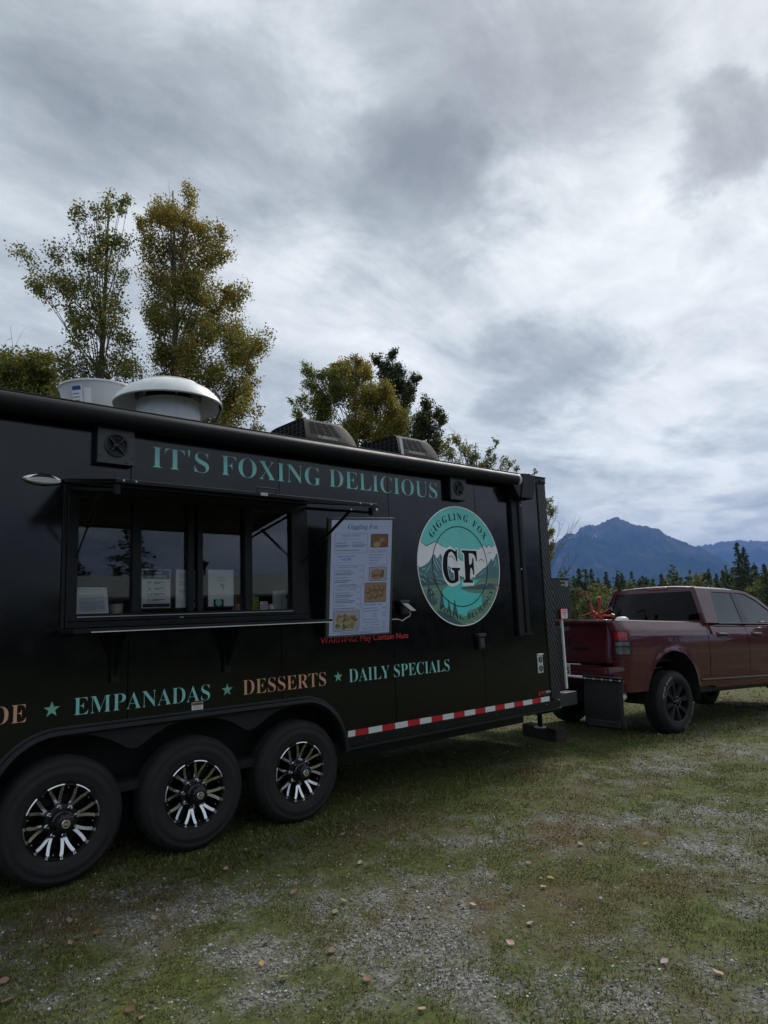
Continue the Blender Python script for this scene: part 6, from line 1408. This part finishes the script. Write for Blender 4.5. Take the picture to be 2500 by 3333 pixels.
def yD(c, rng):
    y = max(0, min(1, (c.x-12.9)/.5))*(.35+1.0*max(0, (c.z-8.0)/1.5)+.8*(rng.random() < .45)); return [4.5, 3, 4, 3.4*y, 3.6*y, .5*y]
tree('birch_tree', 'golden yellow topped birch behind the black roof air conditioners', (13.5, 12.1), CD, (13.6, 12.05, 10.0), [5, 4, 3, 2, 2, .3], per=1250, leaf=.068, seed=6, yellow_fn=yD, group='birches behind the trailer')
tree('dark_poplar', 'dark green narrow tree rising beside the golden birch', (17.9, 14.6), CE, (17.75, 14.75, 11.8), [3, 8, .6, .1, 0, .1], per=900, leaf=.085, seed=7, pal=[(.042, .062, .030), (.030, .048, .022)]+GREENP[2:], r0=.12)
tree('dark_poplar', 'round dark leafy tree right of the golden birch', (16.4, 11.6), CF, (16.4, 11.6, 8.5), [3, 7, 1.2, .3, .1, .1], per=900, leaf=.08, seed=8, pal=[(.052, .070, .030), (.036, .054, .022)]+GREENP[2:], r0=.10)
tree('willow_shrub', 'willow bush with thin upright twigs over the trailer front roof', (13.6, 7.1), CG, (13.6, 7.1, 6.0), [5, 5, 3, .8, .1, .3], per=900, leaf=.055, fill=.2, seed=9, r0=.06, depth=.4, cat='bush', bare=[(13.2, 7.5, 6.35), (13.3, 7.4, 6.3), (13.45, 7.3, 6.25)])
tree('willow_shrub', 'half bare bush showing past the trailer front corner', (14.95, 6.4), CH, (14.98, 6.35, 4.4), [4, 3, 4, 1.5, .4, .6], per=1500, leaf=.045, fill=0, seed=10, r0=.05, depth=.25, cat='bush', bare=TW)

# forest edge beyond the truck
def spruce(name, label, x, y, h, r, seed, group, dark=1.0):
    rng = np.random.default_rng(seed); z0 = gz1(x, y)-.1
    T = empty(name, (x, y, z0)); tag(T, label, 'tree', group)
    MB().tube([(x, y, z0), (x+.02*h*rng.normal()*.3, y, z0+h*.55), (x, y, z0+h)], [.02*h+.03, .012*h, .01], 6).build('trunk', M['sprucebark'], T)
    P_, Q_ = [], []
    n_w = int(18+h*2.0)
    for k in range(n_w):
        t_ = (k/n_w)**.9; z = z0+h*(.08+.92*t_); rr = 1.2*r*(1-t_)**.75*rng.uniform(.65, 1.15)+.08
        for b_ in range(int(8-3*t_)):
            a = rng.random()*2*PI; L_ = rr*rng.uniform(.6, 1.15); n_ = int(7+22*L_/max(r, .3))
            s = rng.random(n_)**.7
            px_ = x+np.cos(a)*L_*s+rng.normal(size=n_)*.07*L_; py_ = y+np.sin(a)*L_*s+rng.normal(size=n_)*.07*L_
            pz_ = z-L_*.35*s+.12*L_*s*s+rng.normal(size=n_)*.03*h/8
            P_.append(np.stack([px_, py_, pz_], 1))
    P_ = np.concatenate(P_); n_ = len(P_)
    cols = pick_cols([(.042, .066, .034), (.060, .086, .040), (.09, .105, .046)], [5, 4, 1.5], n_, rng)*dark
    V, F, K2 = leaf_cloud(P_, rng.uniform(.10, .26, n_)*(.6+h/14), cols, .6, rng, .5)
    o = npmesh('crown', V, F, M['needle'], K2, T); o['kind'] = 'stuff'
def bushy(name, label, x, y, h, r, seed, group, pal, w, z00=None):
    rng = np.random.default_rng(seed); z0 = gz1(x, y)-.1
    T = empty(name, (x, y, z0)); tag(T, label, 'tree', group)
    br = MB(); br.tube([(x, y, z0), (x, y, z0+h*.9)], [.02*h+.02, .01], 6)
    P_ = []
    for k in range(int(16+10*r)):
        t_ = rng.random(); a = rng.random()*2*PI; zz = z0+h*(.18+.76*t_); rr = r*math.sin(PI*(.18+.74*t_))**.7*rng.uniform(.35, 1.0); cr_ = rng.uniform(.16, .34)*r+.10
        c = np.array([x+rr*math.cos(a), y+rr*math.sin(a), zz]); n_ = int(110)
        br.tube([(x, y, z0+h*max(.1, t_-.2)), tuple(c)], [.03, .008], 4, caps=False)
        d = rng.normal(size=(n_, 3)); d /= np.linalg.norm(d, axis=1)[:, None]; P_.append(c+d*cr_*(rng.random((n_, 1))**.45))
    br.build('trunk', M['bark'], T)
    P_ = np.concatenate(P_); n_ = len(P_)
    V, F, K2 = leaf_cloud(P_, rng.uniform(.10, .22, n_), pick_cols(pal, w, n_, rng), .3, rng)
    o = npmesh('crown', V, F, M['leaf'], K2, T); o['kind'] = 'stuff'
SP = [(79.2,47.7,7.5,1.25,'thin spruce nearest the front cabinet in the far tree line'),(84.3,49.1,7.6,1.2,'second thin spruce from the front cabinet in the far tree line'),(68.2,37.0,5.9,1.0,'pointed spruce left of a twin spruce behind the truck cab'),(73.1,38.6,6.0,.85,'left half of the twin spruce behind the truck cab'),(76.0,39.7,6.1,.9,'right half of the twin spruce behind the truck cab'),(58.6,33.5,4.7,.8,'small dark spruce above the red hoist'),(78.8,27.2,8.6,1.5,'tallest big spruce standing above the truck side windows'),(81.8,27.8,8.2,1.4,'slightly shorter spruce close behind the tallest one'),(70.3,21.5,5.7,1.1,'spruce at the right edge of the picture'),(100.4,40.3,7.0,1.1,'slim spruce beside the yellow tree'),(87.0,33.4,5.7,1.1,'short spruce left of the tallest spruce'),(87.3,44.0,5.5,.9,'small spruce over the middle of the truck roof'),(92.0,55.0,7.0,1.2,'far spruce half hidden behind thin trees'),(66.0,18.5,5.2,1.0,'low spruce under the right edge spruce')]
for i, (x, y, h, r, lb_) in enumerate(SP): spruce('spruce_tree', lb_, x, y, h, r, 40+i, 'spruces of the far tree line', .9 if i % 2 else 1.1)
PG = [(.10, .13, .044), (.072, .098, .034), (.165, .18, .055), (.33, .23, .05), (.48, .30, .04)]
DB = [(80.0,36.4,4.8,1.1,0,'round green tree over the truck roof brake light'),(85.0,37.7,4.7,.9,.6,'small yellowish tree right of the round green one'),(81.7,33.1,5.5,1.6,3.2,'golden yellow tree behind the truck roof'),(83.8,40.0,5.0,1.5,.2,'broad green tree left of the round roof tree'),(73.8,37.5,5.0,1.1,.3,'pale green tree right of the twin spruce'),(59.2,32.6,4.4,1.5,.5,'lime green tree above the red hoist crank'),(76.6,32.1,4.9,1.0,.8,'olive tree at the left of the golden tree'),(92.2,34.0,5.1,1.6,.3,'dull green tree between short spruce and tallest spruce'),(53.9,31.6,4.0,1.1,.1,'dark bush touching the front cabinet edge'),(51.4,26.2,3.4,1.4,.1,'dark low tree left of the truck back window'),(46.4,24.9,3.0,1.4,.1,'darkest low tree behind the red hoist'),(74.7,23.8,4.3,1.5,.1,'dark tree under the tallest spruce'),(88.0,30.0,4.6,1.6,.1,'green tree right of the golden tree'),(70.0,40.0,4.2,1.6,.2,'mixed green tree filling behind the pointed spruce'),(64.0,36.0,4.0,1.5,.2,'green tree filling behind the small dark spruce'),(90.0,46.0,4.6,1.6,.2,'faint green tree over the back window'),(60.0,22.0,3.4,1.5,.1,'dark low tree behind the truck side windows'),(66.0,27.0,3.6,1.6,.1,'low tree hidden behind the truck roof front')]
for i, (x, y, h, r, yl, lb_) in enumerate(DB): bushy('leafy_tree', lb_, x, y, h, r, 70+i, 'leafy trees of the far tree line', PG, [4, 4, 2, yl, yl*.8])
rng = np.random.default_rng(321); P_ = []
for k in range(1100):
    a = rng.uniform(R(-20), R(92)) if k > 380 else rng.uniform(R(50), R(74)); d_ = rng.uniform(88, 135); x, y = d_*math.sin(a), -4.74+d_*math.cos(a)
    h = rng.uniform(3.6, 5.8) if rng.random() < .8 else rng.uniform(5.6, 7.2); n_ = 150; t_ = rng.random(n_); con = rng.random() < .6; rr = (1-t_)*1.1+.08 if con else 1.5*np.sin(PI*np.clip(.15+.8*t_, 0, 1))
    aa = rng.random(n_)*2*PI; q = rng.random(n_)**.5
    P_.append(np.stack([x+rr*q*np.cos(aa), y+rr*q*np.sin(aa), -.6+h*t_], 1))
P_ = np.concatenate(P_); n_ = len(P_)
V, F, K2 = leaf_cloud(P_, rng.uniform(.25, .6, n_), pick_cols([(.055, .080, .042), (.09, .115, .045), (.16, .145, .05)], [3, 3, .8], n_, rng), .3, rng)
wd = npmesh('tree_belt', V, F, M['needle'], K2); tag(wd, 'distant mixed wood closing the view behind the near trees', 'wood', kind='stuff')
# wood on the camera's side of the lot, seen only as reflections
rng = np.random.default_rng(123); P_ = []
for k in range(150):
    a = rng.uniform(R(-60), R(85)); d = rng.uniform(34, 60); x, y = d*math.sin(a), -4.74-d*math.cos(a)
    if rng.random() < .0: continue
    h = rng.uniform(3.2, 6.0) if rng.random() < .8 else rng.uniform(6.0, 8.5); n_ = 130; t_ = rng.random(n_); con = rng.random() < .5; rr = (1-t_)*1.2 if con else 1.6*np.sin(PI*np.clip(.15+.8*t_, 0, 1))
    aa = rng.random(n_)*2*PI; q = rng.random(n_)**.5
    P_.append(np.stack([x+rr*q*np.cos(aa), y+rr*q*np.sin(aa), -.2+h*t_], 1))
P_ = np.concatenate(P_); n_ = len(P_)
V, F, K2 = leaf_cloud(P_, rng.uniform(.5, 1.1, n_), pick_cols([(.02, .034, .016), (.035, .045, .018)], [1, 1], n_, rng), .3, rng)
wd = npmesh('far_wood', V, F, M['needle'], K2); tag(wd, 'dark wood behind the lot mirrored in the windows', 'wood', kind='stuff')
spruce('spruce_tree', 'pointed spruce mirrored in the leftmost window pane', 15.2, -35.0, 8.3, 2.6, 200, 'spruces mirrored in the windows')
spruce('spruce_tree', 'low spruce mirrored at the left edge of the leftmost pane', 11.5, -33.0, 5.6, 2.0, 201, 'spruces mirrored in the windows')
sh = empty('shed', (14, -24, 0)); tag(sh, 'long low shed with pale metal roof mirrored in the windows', 'shed')
def sbox(name, mtl, vs): MB().add(vs, [(0, 3, 2, 1), (4, 5, 6, 7), (0, 1, 5, 4), (1, 2, 6, 5), (2, 3, 7, 6), (3, 0, 4, 7)]).build(name, mtl, sh)
sbox('wall', mat('shed_siding', (.05, .04, .032), .8), [(3, -26, -.5), (30, -19.5, -.5), (28.5, -26, -.5), (1.5, -33, -.5), (3, -26, 2.6), (30, -19.5, 2.6), (28.5, -26, 2.6), (1.5, -33, 2.6)])
sbox('roof', mat('shed_roofing', (.26, .30, .28), .5), [(2.6, -25.2, 2.62), (30.8, -18.6, 2.62), (29.3, -22.9, 3.72), (1.6, -29.5, 3.72), (2.6, -25.2, 2.72), (30.8, -18.6, 2.72), (29.3, -22.9, 3.82), (1.6, -29.5, 3.82)])

# ------------------------------------------------------------------ grass, gravel, fallen leaves
def sector(n, d0, d1, rng, a0=-12, a1=98):
    a = np.radians(rng.uniform(a0, a1, n)); d = np.sqrt(rng.uniform(d0*d0, d1*d1, n)); return d*np.sin(a), -4.74+d*np.cos(a)
rng = np.random.default_rng(77)
gp = []
for n, d0, d1, ls, ws in ((205000, 2.0, 5.0, .68, .85), (235000, 5.0, 8.5, .78, 1.25), (150000, 8.5, 16, 1.0, 2.2), (60000, 16, 45, 1.6, 6.0)):
    x, y = sector(n, d0, d1, rng); g = gravel_mask(x, y); keep = rng.random(n) > g*.80
    clump = fbm(x*6+11, y*6, 3); keep &= rng.random(n) < np.clip((clump-.30)*3.2, .12, 1)
    x, y = x[keep], y[keep]; n_ = len(x)
    gp.append((x, y, rng.uniform(.014, .042, n_)*ls*(.55+.9*fbm(x*1.3+4, y*1.3, 3))*(1+.5*(np.abs(y+.1) < .35)), np.full(n_, .0026*ws), brown_mask(x, y)))
X = np.concatenate([q[0] for q in gp]); Y = np.concatenate([q[1] for q in gp]); Ln = np.concatenate([q[2] for q in gp]); Wd = np.concatenate([q[3] for q in gp]); Bm = np.concatenate([q[4] for q in gp])
Z = gz(X, Y)-.002; n = len(X); az_ = rng.random(n)*2*PI; lean = rng.uniform(.4, 1.25, n); d = np.stack([np.cos(az_), np.sin(az_)], 1); pz = np.stack([-d[:, 1], d[:, 0]], 1)
B0 = np.stack([X, Y, Z], 1); V = np.empty((n, 5, 3)); hw = Wd[:, None]
V[:, 0] = B0; V[:, 0, :2] -= pz*hw; V[:, 1] = B0; V[:, 1, :2] += pz*hw
md = B0.copy(); md[:, :2] += d*(Ln*lean*.35)[:, None]; md[:, 2] += Ln*.62*(1-.3*lean)
V[:, 2] = md; V[:, 2, :2] += pz*hw*.75; V[:, 3] = md; V[:, 3, :2] -= pz*hw*.75
tp_ = B0.copy(); tp_[:, :2] += d*(Ln*lean*.95)[:, None]; tp_[:, 2] += Ln*(1-.55*lean); V[:, 4] = tp_
i5 = np.arange(n)*5
F = np.concatenate([np.stack([i5, i5+1, i5+2], 1), np.stack([i5, i5+2, i5+3], 1), np.stack([i5+3, i5+2, i5+4], 1)])
gcol = np.array([(.098, .132, .026), (.065, .092, .020), (.150, .165, .044)])[rng.integers(0, 3, n)]; bcol = np.array([(.19, .135, .065), (.115, .078, .04), (.27, .20, .105)])[rng.integers(0, 3, n)]
isb = (rng.random(n) < (.20+.55*Bm))[:, None]
K2 = np.where(isb, bcol, gcol)*(1+rng.normal(size=(n, 1))*.22); K2 = np.clip(K2, .005, 1)
gr = npmesh('grass', V.reshape(-1, 3), F, M['grassm'], np.repeat(K2, 5, axis=0)); tag(gr, 'short patchy green and brown grass on the lot', 'grass', kind='stuff')
# gravel stones
ico = bmesh.new(); bmesh.ops.create_icosphere(ico, subdivisions=1, radius=1.0); IV = np.array([v.co[:] for v in ico.verts]); IF = np.array([[v.index for v in f.verts] for f in ico.faces]); ico.free()
st = []
for n, d0, d1, s0, s1 in ((58000, 2.0, 5.0, .003, .0095), (56000, 5.0, 9.0, .0045, .011), (15000, 9.0, 14, .008, .016)):
    x, y = sector(n, d0, d1, rng); g = gravel_mask(x, y); keep = rng.random(n) < np.clip(g*1.05, .08, 1); x, y = x[keep], y[keep]
    s = s0+(s1-s0)*rng.random(len(x))**2.2; s *= np.where(rng.random(len(x)) < .03, 1.7, 1.0); st.append((x, y, s))
X = np.concatenate([q[0] for q in st]); Y = np.concatenate([q[1] for q in st]); S_ = np.concatenate([q[2] for q in st]); n = len(X)
sq_ = rng.uniform(.55, 1.15, (n, 1, 3)); sq_[:, :, 2] *= .75; jit = 1+rng.normal(size=(n, len(IV), 1))*.17; aa = rng.random(n)*2*PI; ca, sa = np.cos(aa)[:, None], np.sin(aa)[:, None]
P_ = IV[None]*sq_*jit*S_[:, None, None]; V = np.empty_like(P_); V[:, :, 0] = P_[:, :, 0]*ca-P_[:, :, 1]*sa; V[:, :, 1] = P_[:, :, 0]*sa+P_[:, :, 1]*ca; V[:, :, 2] = P_[:, :, 2]
V += np.stack([X, Y, gz(X, Y)+S_*.25], 1)[:, None, :]
F = (IF[None]+(np.arange(n)*len(IV))[:, None, None]).reshape(-1, 3)
sc0 = rng.choice(6, n, p=[.27, .27, .2, .13, .06, .07]); K2 = np.array([(.16, .158, .153), (.24, .237, .23), (.32, .315, .307), (.10, .099, .095), (.54, .53, .51), (.25, .215, .175)])[sc0]*(1+rng.normal(size=(n, 1))*.15)
gv = npmesh('gravel', V.reshape(-1, 3), F, M['stone'], np.repeat(np.clip(K2, .02, .6), len(IV), axis=0)); tag(gv, 'loose grey gravel in bare patches between the grass', 'gravel', kind='stuff')
LV = [(2.26,-0.48),(1.6,-0.44),(1.52,-0.21),(2.29,-0.74),(2.26,-0.88),(2.35,-1.12),(2.47,-1.44),(2.35,-1.52),(1.63,-0.86),(1.29,-0.55),(1.21,-0.66),(1.21,-0.83),(1.11,-0.78),(1.01,-0.73),(1.1,-0.95),(0.96,-0.58),(0.87,-1.01),(1.78,-1.72),(1.78,-1.91),(2.07,-1.87),(2.02,-2.19),(1.92,-1.54),(1.2,-1.66),(1.21,-1.75),(0.84,-1.21),(1.36,-0.4),(1.26,-0.79),(1.35,-0.81),(1.77,-1.44),(2.92,-1.02),(3.18,-0.5),(2.03,-2.52),(2.94,-2.35),(3.04,-3.0),(3.12,-3.2),(3.63,-1.81),(3.29,-1.8),(3.5,-2.07),(2.91,-1.54),(2.91,-2.0),(2.87,-1.97),(4.24,-2.52),(4.58,-2.67),(5.06,-1.98),(5.21,-2.12),(4.76,-1.82),(4.98,-1.83),(4.25,-0.75),(4.68,-0.97),(6.0,-0.28),(5.66,-0.61),(6.59,-0.31),(6.61,-0.37),(6.28,-1.41),(8.19,-0.69),(7.69,-0.26),(4.75,0.37),(3.36,-2.12),(2.71,-2.41),(4.13,-1.85),(4.43,-2.15)]
LC = {'tan': (.29, .21, .13), 'yellow': (.36, .26, .07), 'brown': (.17, .11, .07), 'pale': (.40, .35, .26)}
rs = random.Random(3)
for i, (x, y) in enumerate(LV):
    kind_ = rs.choice(['tan', 'tan', 'pale', 'pale', 'brown', 'brown', 'tan', 'yellow']); s = rs.uniform(.017, .028); a = rs.random()*6.28
    jj = lambda: rs.uniform(.82, 1.15)
    ol = [(p_*jj(), q*jj()) for p_, q in [(-1, 0), (-.75, .45), (-.3, .72), (.2, .62), (.6, .36), (1.0, 0), (.6, -.34), (.2, -.6), (-.3, -.7), (-.75, -.45)]]
    vs = [(0.0, 0.0, .0)]+[(p_*s, q*s, s*(.28*abs(q)+.18*p_*p_*rs.uniform(.3, 1.4))) for p_, q in ol]
    ca, sa = math.cos(a), math.sin(a); tx_, ty_ = rs.uniform(-.35, .35), rs.uniform(-.35, .35)
    vs = [(u*ca-v*sa, u*sa+v*ca, w+u*tx_+v*ty_) for u, v, w in vs]
    mn = min(v[2] for v in vs); vs = [(u, v, w-mn) for u, v, w in vs]
    o = npmesh('fallen_leaf', np.array(vs), np.array([[0, k+1, (k+1) % 10+1] for k in range(10)]), M['dryleaf'], np.array([[c*rs.uniform(.85, 1.15) for c in LC[kind_]]]*11))
    o.location = (x, y, gz1(x, y)+.012)
    tag(o, {'tan': 'small tan birch leaf fallen on the grass and gravel', 'yellow': 'small bright yellow birch leaf fallen on the ground', 'brown': 'small brown birch leaf fallen on the ground', 'pale': 'small pale dry birch leaf fallen on the ground'}[kind_], 'leaf', 'fallen '+kind_+' leaves')
